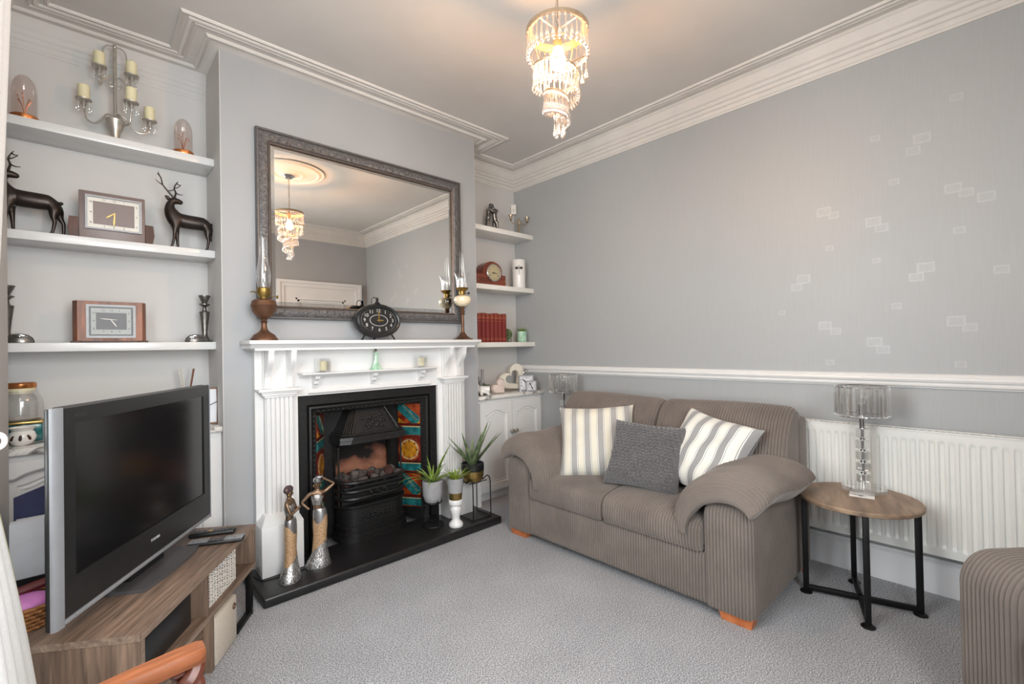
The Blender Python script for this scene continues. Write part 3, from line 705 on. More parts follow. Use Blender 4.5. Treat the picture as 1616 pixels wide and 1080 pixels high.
def cabinet(x0, x1, y0, lab, toplab):
    c = thing('alcove_cabinet', lab, 'cabinet', ((x0+x1)/2, y0, 0), 0, 'white alcove cabinets')
    part(c, 'body', MB().box(x0, y0, .06, x1, A-.006, .792).box(x0, y0+.04, 0, x1, A-.006, .06), 'white', world=True)
    part(c, 'plinth', MB().box(x0, y0+.03, 0, x1, y0+.04, .055), 'white', world=True)
    wd = (x1-x0-.06-.006)/2
    for k in range(2):
        dm = panel_door(wd, .69); dx = x0+.03+k*(wd+.006)
        dm.v = [(v[0]+dx, v[1]+y0-.018, v[2]+.075) for v in dm.v]
        d_ = part(c, 'door', dm, 'white', world=True)
        kx = dx+(wd-.02 if k == 0 else .02)
        kn = MB().lathe([(.001, 0), (.008, .001), (.006, .008), (.014, .018), (.018, .026), (.014, .034), (.001, .037)], 18, mat=T((kx, y0-.018, .52)) @ Rx(pi/2), cap=False)
        part(d_, 'knob', kn, 'silver', 'round pewter knob', world=True)
    solo('marble_top', toplab, 'worktop', MB().rbox(x0, y0-.035, .793, x1, A-.003, .82, .004), 'marble', group='veined marble cabinet tops')
cabinet(CB+.005, W-.001, .045, 'white two door cabinet with pewter knobs right of the fireplace', 'veined marble top under the heart ornament, right of the fireplace')
cabinet(XL, -.005, .045, 'white cabinet behind the television, left of the fireplace', 'veined marble top behind the television, left of the fireplace')

# ================================================================== SOFA AND ARMCHAIR
def nrm2(P):
    n = len(P); out = []
    ar = sum(P[i][0]*P[(i+1) % n][1]-P[(i+1) % n][0]*P[i][1] for i in range(n)); sg = 1 if ar > 0 else -1
    for i in range(n):
        a, b = P[i-1], P[(i+1) % n]; d = Vector((b[0]-a[0], b[1]-a[1]))
        d = d.normalized() if d.length > 1e-9 else Vector((1, 0)); out.append((d.y*sg, -d.x*sg))
    return out
def ribloft(P, s0, s1, mapf, pitch=.0146, amp=.0046, endr=.03, spr=6, warp=None):
    """closed outline P swept along s with cord ribs across the sweep"""
    nr = nrm2(P); n = max(2, int(round((s1-s0)/pitch)))*spr; rings = []
    for i in range(n+1):
        s = s0+(s1-s0)*i/n; d = amp*(2*abs(sin(pi*(i % spr)/spr))**.55-1)
        q = min(s-s0, s1-s)
        if q < endr: d -= endr-sqrt(max(0, endr*endr-(endr-q)**2))
        ring = []
        for (a, b), (na, nb) in zip(P, nr):
            a2, b2 = a+na*d, b+nb*d
            if warp: a2, b2 = warp(s, a2, b2)
            ring.append(mapf(s, a2, b2))
        rings.append(ring)
    return MB().loft(rings)
def rrect(x0, x1, y0, y1, r, n=5):
    out = []
    for cx, cy, a0 in ((x1-r, y1-r, 0), (x0+r, y1-r, 90), (x0+r, y0+r, 180), (x1-r, y0+r, 270)):
        for k in range(n+1): a = radians(a0+90*k/n); out.append((cx+r*cos(a), cy+r*sin(a)))
    return out
def dense(P, step):
    out = []; n = len(P)
    for i in range(n):
        a, b = Vector(P[i]), Vector(P[(i+1) % n]); k = max(1, int((b-a).length/step))
        out += [tuple(a+(b-a)*j/k) for j in range(k)]
    return out
def ribwall(ring, levels, pitch=.0146, amp=.0046, spr=6):
    """upright ribbed body: plan outline resampled evenly, levels = (z, inset)"""
    R = [Vector(p) for p in ring]; n = len(R); L = [0]
    for i in range(n): L.append(L[-1]+(R[(i+1) % n]-R[i]).length)
    cnt = int(L[-1]/pitch)*spr; pts = []; j = 0
    for k in range(cnt):
        t = L[-1]*k/cnt
        while L[j+1] < t: j += 1
        pts.append(R[j].lerp(R[(j+1) % n], (t-L[j])/max(1e-9, L[j+1]-L[j])))
    nr = nrm2(pts); rings = []
    for z, ins in levels:
        rings.append([(p.x+a*(amp*(2*abs(sin(pi*(k % spr)/spr))**.55-1)-ins), p.y+b*(amp*(2*abs(sin(pi*(k % spr)/spr))**.55-1)-ins), z) for k, (p, (a, b)) in enumerate(zip(pts, nr))])
    return MB().loft(rings)
def sofa(name, label, x0, y0, y1, seats, depth=.82, arms=(1, 1), pitch=.0146, amp=.0046, cat='sofa', topz=.86, pads=True):
    """faces -x; y0 is the camera-side end, y1 the far end"""
    t = thing(name, label, cat, (x0+depth/2, (y0+y1)/2, 0))
    aw = .205; X = lambda s, a, b: (x0+a, s, b)
    kw = dict(pitch=pitch, amp=amp)
    yi0, yi1 = y0+aw*arms[0], y1-aw*arms[1]
    part(t, 'base', ribloft(dense(rrect(.006, depth-.06, .045, .265, .02), .08), yi0-.005, yi1+.005, X, endr=.002, **kw), 'cord', world=True, smooth=60)
    part(t, 'back_frame', ribloft(dense(rrect(depth-.14, depth, .045, .80, .03), .08), y0+.004, y1-.004, X, endr=.02, **kw), 'cord', world=True, smooth=60)
    sp = [tuple(p) for p in spline([(.03, .268), (-.012, .29), (-.018, .34), (-.006, .385), (.05, .412), (.2, .425), (.4, .425), (.56, .42), (.6, .38), (.6, .27), (.3, .262)], 5, True)]
    sw = (yi1-yi0)/seats
    for k in range(seats):
        part(t, 'seat_cushion', ribloft(sp, yi0+k*sw+.003, yi0+(k+1)*sw-.003, X, endr=.025, **kw), 'cord', world=True, smooth=60)
    bp = [tuple(p) for p in spline([(.52, .42), (.475, .46), (.475, .56), (.50, .67), (.545, .77), (.60, .835), (.66, .862), (.725, .85), (.768, .80), (.775, .70), (.72, .5), (.62, .42)], 5, True)]
    bp = [(a, .42+(b-.42)*(topz-.42)/.44) for a, b in bp]
    bw = (y1-y0-.01)/seats if all(arms) else sw
    def bwarp(s, a, b):
        return a+.006*sin(s*9), b+.006*sin(s*7+1)
    for k in range(seats):
        part(t, 'back_cushion', ribloft(bp, y0+.005+k*bw+.004, y0+.005+(k+1)*bw-.004, X, endr=.05, warp=bwarp, **kw), 'cord', world=True, smooth=60)
    for e, on in enumerate(arms):
        if not on: continue
        a0, a1 = (y0, y0+aw) if e == 0 else (y1-aw, y1)
        sg = 1 if e == 0 else -1; yc = (a0+a1)/2
        ring = dense(rrect(x0, x0+depth-.005, a0, a1, .035 if pads else .098, 8), .05)
        am = ribwall(ring, [(.04, .012), (.045, .003), (.055, 0)]+([(.2, 0), (.33, 0)] if pads else [])+([(.44, 0), (.465, .004), (.485, .014), (.497, .03), (.502, .05)] if pads else [(.14, .0), (.146, .006), (.152, .0), (.40, 0), (.45, .004), (.49, .013), (.522, .028), (.545, .048), (.557, .068)]), pitch, amp*.9)
        if not pads: am = ribloft(dense(rrect(x0, x0+depth-.005, .045, .548, .10, 10), .05), a0, a1, lambda s, a, b: (a, s, b), pitch, amp, .055)
        part(t, 'arm', am, 'cord', world=True, smooth=60)
        if not pads: cl = []
        cl = spline([Vector(q) for q in ((.205, -.115, .026), (.205, -.075, .040), (.18, -.02, .050), (.13, .03, .057), (.06, .060, .060), (-.02, .068, .060), (-.09, .056, .058), (-.14, .036, .055), (-.168, .018, .048), (-.182, .008, .036))], 4)
        nn = len(cl); tn = [(cl[min(nn-1, i+1)]-cl[max(0, i-1)]) for i in range(nn)]; tn = [Vector((t_.x, t_.y)).normalized() for t_ in tn]
        s0_, s1_ = x0-.035, x0+.60; Re, Ra = .085, .075; rings = []; seq = []
        st_ = pitch/6
        na = int(Ra*pi/2/st_)
        for i in range(na): th_ = pi/2*i/na; seq.append((s0_+Re*(1-cos(th_)), sin(th_)))
        nm_ = int((s1_-s0_-2*Re)/st_); seq += [(s0_+Re+(s1_-s0_-2*Re)*i/nm_, 1) for i in range(nm_)]
        for i in range(na+1): th_ = pi/2*(1-i/na); seq.append((s1_-Re*(1-cos(th_)), sin(th_)))
        for i, (s_, f_) in enumerate(seq):
            d_ = amp*1.1*(2*abs(sin(pi*(i % 6)/6))**.55-1)*min(1, f_*3)
            u = s_-s0_; drop = .05*max(0, 1-u/.22)**2+.03*max(0, u-.4)
            up_, dn_ = [], []
            for p_, t_ in zip(cl, tn):
                nx_, nz_ = t_.y*-1, t_.x     # outward (up) normal, inner -> outer run goes -x
                nx_, nz_ = -nx_, -nz_
                th = p_.z*f_; ins = max(0, p_.x/.2); oo = max(0, -p_.x/.19); fr1 = max(0, 1-u/.5); ez_ = -drop*.6-.02*ins*max(0, 1-u/.3)+.006*sin(u*17+p_.x*9)+.012*oo*fr1-.10*ins*max(0, (u-.1)/.5)*0
                px_ = p_.x*(1-.28*oo*fr1)*(1-.20*(1-f_)); up_.append((px_+nx_*(th+d_), p_.y+nz_*(th+d_)+ez_)); dn_.append((px_-nx_*(th*.8+d_*.5), p_.y-nz_*(th*.8+d_*.5)+ez_))
            rings.append([(s_, yc+sg*a_, .505+b_) for a_, b_ in up_+dn_[::-1]])
        if pads: part(t, 'arm_pad', MB().loft(rings), 'cord', 'padded arm cover draped over the arm', world=True, smooth=60)
        for xx in (x0+.012, x0+depth-.09):
            f0, f1 = (a0+.004, a0+.15) if e == 0 else (a1-.15, a1-.004)
            part(t, 'foot', MB().loft([[(xx+.008, f0+.012, 0), (xx+.06, f0+.012, 0), (xx+.06, f1-.012, 0), (xx+.008, f1-.012, 0)], [(xx, f0, .052), (xx+.07, f0, .052), (xx+.07, f1, .052), (xx, f1, .052)]]), 'footwood', 'orange wooden block foot', world=True)
    return t
sofa('corduroy_sofa', 'two seater brown grey corduroy sofa with orange wooden feet', 1.475, -2.015, -.525, 2)
ach = sofa('corduroy_armchair', 'brown grey corduroy armchair at the right edge, cut off by the frame', 0, -.41, .41, 1, .80, (1, 1), .0132, .0044, 'armchair', .84, False)
ach.rotation_euler = (0, 0, radians(-41)); ach.location = (1.50, -3.186, 0)

def pillow(w_, h_, th, n=34, disp=None, seed=1):
    rn = random.Random(seed); ph = [rn.uniform(0, 6) for _ in range(6)]
    def fn(side):
        def g(u, v):
            a, b = 2*u-1, 2*v-1
            sx = w_/2*(a*(1-.085*(1-b*b))); sz = h_/2*(b*(1-.085*(1-a*a)))
            k = ((1-a**4)*(1-b**4))**.55
            d = th/2*k + .006*sin(5*a+ph[0]+3*b)*k+.005*sin(9*b+ph[1]-4*a)*k
            if disp: d += disp(sx, sz)*min(1, k*1.5)
            return (sx, side*(d+.002), sz)
        return g
    return MB().grid(fn(-1), n, n).grid(fn(1), n, n)
def floor_(q): return math.floor(q)
def cushion(name, label, mb, mat, loc, tilt, roll, rz, seam=None, size=None):
    o = solo(name, label, 'cushion', mb, mat, loc, 0, smooth=70); o.rotation_euler = (tilt, roll, rz); return o
cushion('striped_cushion', 'cream and grey striped cushion leaning in the far left corner of the sofa', pillow(.47, .47, .17, 40, None, 4), 'stripe1', (1.80, -1.0, .605), radians(-31), radians(-3), radians(-57))
cushion('fluffy_cushion', 'dark charcoal textured fluffy cushion between the two striped cushions', pillow(.41, .38, .16, 110, lambda x, z:   .014*abs(sin(z*185+.5*sin(x*60)))*(.5+.5*sin(x*260+1.6*floor_(z*58.9)))+.0025*sin(x*911+z*421)*sin(z*777), 5), 'furry', (1.735, -1.375, .585), radians(-30), radians(3), radians(-76))
cushion('striped_cushion', 'white and grey striped cushion against the near right arm of the sofa', pillow(.44, .44, .17, 40, None, 9), 'stripe2', (1.87, -1.655, .62), radians(-36), radians(9), radians(-103))

# ================================================================== RADIATOR, SIDE TABLES, CRYSTAL LAMPS
rad = thing('panel_radiator', 'long white ribbed panel radiator under the dado rail', 'radiator', (2.33, -2.36, .21))
ry0, ry1, rz0, rz1 = -3.12, -1.60, .212, .772
def rfn(u, v):
    y = ry0+.012+(ry1-ry0-.024)*u; z = rz0+(rz1-rz0)*v
    q = ((y-ry0) % .0333)/.0333; e = max(0, min(1, (z-rz0-.035)/.02, (rz1-.035-z)/.02))
    d = min(1, max(0, (q-.16)/.14), max(0, (.84-q)/.14)) if .16 < q < .84 else 0
    return (2.308+.0065*d*e-.0, y, z)
nv_ = [0, .03, .06, .066, .075, .09, .1, .3, .5, .7, .9, .91, .925, .934, .94, .97, 1]
pnl = MB(); nu_ = 460; vs = [rfn(i/(nu_-1), v) for v in nv_ for i in range(nu_)]
pnl.add(vs, [(j*nu_+i, j*nu_+i+1, (j+1)*nu_+i+1, (j+1)*nu_+i) for j in range(len(nv_)-1) for i in range(nu_-1)])
part(rad, 'front_panel', pnl, 'radiator', world=True, smooth=25)
part(rad, 'back_panel', MB().rbox(2.335, ry0+.02, rz0, 2.36, ry1-.02, rz1-.01, .004), 'radiator', world=True)
part(rad, 'side_cover', MB().rbox(2.303, ry1-.012, rz0, 2.37, ry1, rz1+.004, .004), 'radiator', world=True); part(rad, 'side_cover', MB().rbox(2.303, ry0, rz0, 2.37, ry0+.012, rz1+.004, .004), 'radiator', world=True)
gr = MB().box(2.303, ry0, rz1, 2.311, ry1, rz1+.006).box(2.362, ry0, rz1, 2.37, ry1, rz1+.006)
for k in range(64): gr.box(2.311, ry0+.01+k*.0238, rz1+.001, 2.362, ry0+.022+k*.0238, rz1+.004)
part(rad, 'top_grille', gr, 'radiator', world=True, kind='stuff')
part(rad, 'wall_bracket', MB().box(2.36, -1.8, .3, W-.001, -1.77, .7), 'radiator', world=True); part(rad, 'wall_bracket', MB().box(2.36, -2.95, .3, W-.001, -2.92, .7), 'radiator', world=True)

def side_table(lab, x, y, rz):
    t = thing('side_table', lab, 'table', (x, y, 0), rz, 'round oak side tables')
    part(t, 'tabletop', MB().lathe([(.001, .462), (.226, .462), (.232, .465), (.234, .470), (.234, .479), (.230, .484), (.001, .485)], 64, cap=False), 'tableoak')
    for k in range(4):
        a = k*pi/2; R = Rz(a)
        part(t, 'leg', MB().rbox(.198, -.011, .012, .222, .011, .462, .003, mat=R), 'blackmetal')
        part(t, 'foot_pad', MB().lathe([(.026, 0), (.027, .004), (.016, .012), (.001, .013)], 20, (.21, 0, 0), mat=R), 'blackmetal')
    for k in range(2): part(t, 'floor_bar', MB().rbox(-.2, -.011, .013+.0005*k, .2, .011, .036, .003, mat=Rz(k*pi/2)), 'blackmetal')
    part(t, 'top_bracket', MB().box(-.2, -.011, .448, .2, .011, .4615).box(-.011, -.2, .448, .011, .2, .4615), 'blackmetal')
    return t
side_table('round oak side table with black crossed legs in front of the radiator', 2.064, -2.268, radians(-73))
side_table('round oak side table hidden behind the far left arm of the sofa', 2.15, -.285, radians(-20))

def crystal_lamp(lab, x, y, z, rz):
    t = thing('crystal_lamp', lab, 'lamp', (x, y, z), rz, 'crystal table lamps')
    part(t, 'base', MB().lathe([(.092, 0), (.094, .003), (.094, .016), (.088, .02), (.02, .021)], 8, a0=pi/8), 'crystal', 'clear octagonal glass base', smooth=10)
    part(t, 'stem', MB().cyl((0, 0, .02), .006, .36, 12).cyl((0, 0, .29), .011, .06, 12, r2=.013), 'chrome')
    for k in range(5):
        z0 = .035+k*.054; h = .022
        part(t, 'crystal_block', MB().rbox(-h, -h, z0, h, h, z0+.044, .004, 1, mat=Rz(.5+.12*k)), 'crystal', smooth=5)
        part(t, 'collar', MB().cyl((0, 0, z0+.045), .012, .007, 14), 'chrome')
    R = .105
    for zz in (.357, .494): part(t, 'ring', MB().tube([(R*cos(2*pi*k/48), R*sin(2*pi*k/48), zz) for k in range(48)], .003, 6, closed=True), 'chrome')
    part(t, 'spider', MB().tube([(-R, 0, .357), (R, 0, .357)], .003, 6).tube([(0, -R, .357), (0, R, .357)], .003, 6), 'chrome')
    me = None
    for k in range(26):
        a = 2*pi*k/26
        if me is None: me = MB().prism([(-.010, -.003), (0, -.006), (.010, -.003), (.010, .003), (0, .005), (-.010, .003)], 0, .134, 'xy').mesh('crystal_bar', Ms('crystal'), 0)
        o = part(t, 'crystal_bar', me, None); o.location = (R*cos(a), R*sin(a), .358); o.rotation_euler = (0, 0, a+pi/2)
    part(t, 'bulb_holder', MB().cyl((0, 0, .36), .014, .05, 16), 'chrome'); part(t, 'bulb', MB().lathe([(.010, .41), (.014, .42), (.024, .445), (.024, .46), (.014, .478), (.001, .483)], 18, cap=False), 'glass')
    return t
crystal_lamp('crystal table lamp standing on the oak table by the radiator', 2.195, -2.268, .485, .2)
crystal_lamp('crystal table lamp behind the sofa, next to the white cabinet', 2.22, -.375, .485, .5)
solo('coaster_card', 'small patterned white card lying flat on the round side table', 'card', MB().rbox(-.047, -.047, 0, .047, .047, .004, .002), 'marble', (2.095, -2.278, .4853), .15)

# ================================================================== LEFT ALCOVE OBJECTS
ST, SM, SB = 2.2402, 1.7462, 1.2572
def dome(lab, x, y, r, h):
    t = thing('glass_dome', lab, 'ornament', (x, y, ST), 0, 'glass cloches on the top shelf')
    part(t, 'base', MB().lathe([(r*1.12, 0), (r*1.14, .004), (r*1.14, .016), (r*1.06, .02), (.001, .02)], 32, cap=True), 'copperbright', 'polished copper base')
    pr = [(r, .021), (r, h*.62)]+[(r*cos(a), h*.62+(h*.38)*sin(a)) for a in [pi/2*k/8 for k in range(1, 8)]]+[(.001, h)]
    part(t, 'dome', MB().lathe(pr, 32, cap=False), 'dome', 'tinted clear glass dome')
    fl = MB()
    for k in range(7):
        a = k*.9; fl.tube([(0, 0, .02), (.01*cos(a), .01*sin(a), h*.35), (r*.55*cos(a), r*.55*sin(a), h*(.45+.05*(k % 3)))], .0012, 5)
        fl.ell((r*.55*cos(a), r*.55*sin(a), h*(.46+.05*(k % 3))), .003, .003, .003, 8, 5)
    part(t, 'wire_lights', fl, 'copperbright', 'fine copper wire lights')
dome('glass cloche on a copper base at the left end of the top shelf', -.712, .195, .042, .205)
dome('glass cloche on a copper base at the right end of the top shelf', -.134, .19, .041, .195)

can = thing('candelabra', 'tall silver five arm candelabra with ivory candles on the top shelf', 'candelabra', (-.403, .25, ST))
part(can, 'base', MB().lathe([(.03, 0), (.032, .01), (.016, .03), (.02, .06), (.034, .10), (.04, .12), (.028, .13), (.012, .14), (.001, .14)], 24), 'silver')
part(can, 'pole', MB().cyl((0, 0, .13), .0075, .36, 14).ell((0, 0, .49), .009, .009, .012), 'silver')
for sx in (-1, 1):
    part(can, 'scroll', MB().tube(spline([(0, 0, .44), (sx*.004, 0, .485), (sx*.025, 0, .488), (sx*.042, 0, .47), (sx*.045, 0, .44)], 5), .003, 6), 'silver')
def arm(ex, ey, z0, ze):
    L = sqrt(ex*ex+ey*ey); ux, uy = ex/L, ey/L
    P = [(0, z0), (.014, z0+.028), (.034, z0+.026), (.055, z0-.012), (.08, z0-.03), (L-.008, z0-.012), (L, ze)]
    P = [(a*L/.115 if a < L-.01 else a, b) for a, b in P]; P = [(min(a, L), b) for a, b in P]
    a_ = part(can, 'arm', MB().tube(spline([(ux*a, uy*a, b) for a, b in P], 5), .0042, 7).tube(spline([(ux*.006, uy*.006, z0-.02), (ux*.02, uy*.02, z0-.024), (ux*.022, uy*.022, z0-.006), (ux*.01, uy*.01, z0-.004)], 4), .003, 6), 'silver')
    part(a_, 'candle_cup', MB().lathe([(.006, ze-.028), (.012, ze-.02), (.008, ze-.01), (.03, ze-.002), (.031, ze+.004), (.02, ze+.006), (.001, ze+.006)], 20, (ex, ey, 0)), 'silver')
    dr = MB()
    for k in range(8):
        q = 2*pi*k/8; dr.lathe([(.001, ze-.05), (.0045, ze-.04), (.003, ze-.02), (.001, ze-.004)], 6, (ex+.027*cos(q), ey+.027*sin(q), 0), cap=False)
    part(a_, 'prism_drops', dr, 'crystal', 'hanging glass drops')
    part(can, 'candle', MB().lathe([(.022, 0), (.0225, .062), (.019, .066), (.001, .064)], 20, (ex, ey, ze+.006)), 'candle', 'ivory pillar candle')
for ex, ey, z0, ze in ((-.115, 0, .115, .185), (.055, -.10, .115, .19), (.135, .0, .115, .16), (-.058, 0, .31, .368), (.064, -.005, .31, .366)): arm(ex, ey, z0, ze)

def stag(lab, x, y, z):
    t = thing('stag_figurine', lab, 'figurine', (x, y, z), 0, 'dark bronze stag figurines')
    # body: one skin, head turned back over the shoulder towards +x
    V = [(.02, 0, .148), (-.03, 0, .152), (-.065, 0, .158), (-.082, 0, .185), (-.086, 0, .215), (-.078, 0, .243), (-.066, 0, .256), (-.043, 0, .252), (-.026, 0, .246),
         (.065, 0, .150), (.085, 0, .146),
         (-.062, -.016, .12), (-.066, -.02, .085), (-.07, -.022, .05), (-.078, -.022, .012), (-.088, -.022, .004),
         (-.058, .016, .12), (-.052, .02, .085), (-.05, .02, .05), (-.048, .02, .012), (-.056, .02, .004),
         (.082, -.016, .118), (.078, -.022, .085), (.084, -.022, .06), (.076, -.022, .012), (.068, -.022, .004),
         (.092, .016, .118), (.10, .02, .088), (.112, .02, .064), (.112, .02, .012), (.103, .02, .004), (.098, 0, .15), (.112, 0, .158)]
    E_ = [(0, 1), (1, 2), (2, 3), (3, 4), (4, 5), (5, 6), (6, 7), (7, 8), (0, 9), (9, 10), (2, 11), (11, 12), (12, 13), (13, 14), (14, 15), (2, 16), (16, 17), (17, 18), (18, 19), (19, 20), (10, 21), (21, 22), (22, 23), (23, 24), (24, 25), (10, 26), (26, 27), (27, 28), (28, 29), (29, 30), (10, 31), (31, 32)]
    R = [.040, .042, .041, .033, .024, .019, .022, .015, .010, .036, .036, .020, .009, .0065, .0055, .007, .020, .011, .0075, .006, .0075, .025, .013, .008, .006, .0075, .025, .013, .008, .006, .0075, .010, .006]
    part(t, 'body', skin('stag_body', V, E_, R, 'bronze'), None)
    for sx, pts in ((-1, [(-.07, -.012, .268), (-.095, -.02, .295), (-.115, -.026, .32), (-.122, -.026, .352), (-.138, -.026, .375)]), (1, [(-.062, .01, .270), (-.056, .014, .30), (-.062, .018, .325), (-.052, .018, .352), (-.044, .016, .362)])):
        al = MB().tube(spline(pts, 4), [.0052-.0035*k/16 for k in range(17)], 7)
        for b, e in (((pts[2]), (pts[2][0]-.03*(1 if sx < 0 else -1.0), pts[2][1], pts[2][2]+.022)), (pts[3], (pts[3][0]-.012 if sx < 0 else pts[3][0]+.02, pts[3][1], pts[3][2]+(.032 if sx < 0 else -.004))), (pts[1], (pts[1][0]+.032, pts[1][1], pts[1][2]-.004 if sx > 0 else pts[1][2]+.016))):
            m_ = ((b[0]+e[0])/2, b[1]-.004, (b[2]+e[2])/2-.005); al.tube(spline([b, m_, e], 3), [.0036-.0024*k/6 for k in range(7)], 6)
        part(t, 'antler', al, 'bronze')
    for sy, dx in ((-1, -.02), (1, -.012)): part(t, 'ear', MB().ell((0, 0, 0), .014, .004, .0075, 12, 8, mat=T((-.074+dx, sy*.016, .262)) @ Ry(.5)), 'bronze')
    return t
stag('dark bronze stag with head turned back at the right end of the middle shelf', -.108, .215, SM)
stag('dark bronze stag half hidden by the curtain at the left end of the middle shelf', -.703, .215, SM)

def hand(mb, pts, wid, y, mi=0):
    (x0, z0), (x1, z1) = pts; L = sqrt((x1-x0)**2+(z1-z0)**2); nx, nz = -(z1-z0)/L*wid, (x1-x0)/L*wid
    mb.prism([(x0-nx, z0-nz), (x0+(x1-x0)*.7-nx*1.6, z0+(z1-z0)*.7-nz*1.6), (x1, z1), (x0+(x1-x0)*.7+nx*1.6, z0+(z1-z0)*.7+nz*1.6), (x0+nx, z0+nz)], y-.0008, y+.0008, 'xz', mi)
def rect_ring(mb, x0, x1, z0, z1, t, y0, y1, mi=0):
    mb.box(x0, y0, z0, x0+t, y1, z1, mi).box(x1-t, y0, z0, x1, y1, z1, mi).box(x0+t, y0, z0, x1-t, y1, z0+t, mi).box(x0+t, y0, z1-t, x1-t, y1, z1, mi)
def numerals(mb, cx, cz, hx, hz, size, y, mi=0, rect=True, vals=range(1, 13)):
    for h in vals:
        a = pi/2-h*pi/6; c, s = cos(a), sin(a)
        if rect:
            k = min(hx/max(1e-6, abs(c)), hz/max(1e-6, abs(s))); px, pz = cx+c*k, cz+s*k
        else: px, pz = cx+hx*c, cz+hz*s
        add_txt(mb, str(h), size, T((px, y, pz)), mi, .0003)
c2 = thing('mantel_clock', 'taupe rectangular mantel clock with wooden side blocks on the middle shelf', 'clock', (-.418, .215, SM))
part(c2, 'case', MB().rbox(-.122, -.03, .0, .122, .03, .228, .004), 'browndial')
part(c2, 'foot', MB().box(-.155, -.034, 0, .155, .034, .006), 'black')
for s_ in (-1, 1): part(c2, 'side_block', MB().loft([[(s_*.123, -.026, .006), (s_*.152, -.022, .006), (s_*.152, .022, .006), (s_*.123, .026, .006)], [(s_*.123, -.026, .05), (s_*.160, -.022, .05), (s_*.160, .022, .05), (s_*.123, .026, .05)], [(s_*.123, -.026, .1), (s_*.155, -.022, .1), (s_*.155, .022, .1), (s_*.123, .026, .1)]]), 'darkwood', 'dark polished wood block')
bz = MB(); rect_ring(bz, -.100, .108, .048, .208, .008, -.044, -.03); part(c2, 'bezel', bz, 'bezel', 'silver bezel')
part(c2, 'dial', MB().box(-.092, -.034, .056, .100, -.03, .2), 'dial')
part(c2, 'dial_centre', MB().box(-.072, -.0352, .074, .080, -.034, .182), 'browndial')
nm = MB(); numerals(nm, .004, .128, .084, .063, .012, -.0358); part(c2, 'numerals', nm, 'ink')
hn = MB(); hand(hn, ((.006, .134), (-.028, .106)), .0022, -.037); hand(hn, ((.006, .136), (.002, .068)), .0022, -.0385); part(c2, 'hands', hn, 'gold', 'gold clock hands')
c3 = thing('mantel_clock', 'walnut mantel clock with silver framed grey dial on the lowest left shelf', 'clock', (-.43, .215, SB))
pl3 = [(-.118, -.04), (.118, -.04), (.134, -.012), (.134, .035), (-.134, .035), (-.134, -.012)]
part(c3, 'case', MB().prism(pl3, .008, .196, 'xy'), 'walnut'); part(c3, 'plinth', MB().box(-.1, -.03, .003, .1, .034, .008), 'darkwood'); part(c3, 'foot', MB().rbox(-.142, -.03, 0, -.10, .034, .008, .002), 'darkwood'); part(c3, 'foot', MB().rbox(.10, -.03, 0, .142, .034, .008, .002), 'darkwood')
bz = MB(); rect_ring(bz, -.088, .092, .022, .18, .010, -.047, -.04); part(c3, 'bezel', bz, 'bezel', 'silver bezel')
bz = MB(); rect_ring(bz, -.078, .082, .032, .17, .007, -.044, -.04); part(c3, 'inner_rim', bz, 'blackplastic')
part(c3, 'dial', MB().box(-.073, -.043, .038, .078, -.04, .164), 'greydial'); part(c3, 'dial_centre', MB().box(-.053, -.044, .062, .058, -.043, .142), 'darkdial')
nm = MB(); numerals(nm, .0025, .102, .064, .050, .0125, -.0445); part(c3, 'numerals', nm, 'ink')
hn = MB(); hand(hn, ((.022, .108), (-.044, .114)), .0011, -.046); hand(hn, ((.0, .109), (.022, .074)), .0015, -.045); part(c3, 'hands', hn, 'dial', 'pale clock hands')
sc = MB()
for k in range(7): sc.tube([(-.024+.008*k+.004*cos(a), -.041, .0145+.003*sin(a)) for a in [2*pi*j/8 for j in range(8)]], .0008, 4, closed=True)
part(c3, 'carved_scrolls', sc, 'walnut', 'small carved scrolls')
def candlestick(lab, x, y):
    solo('candlestick', lab, 'candlestick', MB().lathe([(.036, 0), (.036, .004), (.026, .012), (.016, .03), (.013, .05), (.017, .10), (.024, .16), (.0255, .166), (.012, .172), (.009, .19), (.014, .197), (.026, .205), (.026, .209), (.012, .214), (.018, .228), (.028, .252), (.028, .256), (.018, .256), (.015, .24), (.001, .24)], 28, cap=False), 'pewter', (x, y, SB), group='pewter candlesticks on the lowest left shelf')
candlestick('fluted pewter candlestick at the right end of the lowest left shelf', -.038, .25)
candlestick('fluted pewter candlestick half hidden at the left end of the lowest left shelf', -.775, .25)
def shell(lab, x, y, rz):
    t = solo('shell_ornament', lab, 'ornament', MB().lathe([(.048, 0), (.05, .008), (.044, .024), (.03, .036), (.012, .041), (.001, .042)], 28, sy=.62, cap=True), 'pewter', (x, y, SB), rz, 'smooth silver domes')
    r = MB(); 
    for q in (.9, .72): r.tube([(.05*q*cos(a), -.031*sqrt(max(0, 1-(q*cos(a))**2))*.98, .043*sqrt(max(.02, 1-q*q))*.0+.006+.034*q*abs(sin(a))*.95) for a in [pi*k/16 for k in range(17)]], .0018, 5)
    part(t, 'rim', r, 'chrome')
shell('smooth silver half dome beside the right pewter candlestick', -.088, .19, .1)
shell('smooth silver half dome at the left end of the lowest left shelf', -.735, .2, -.1)
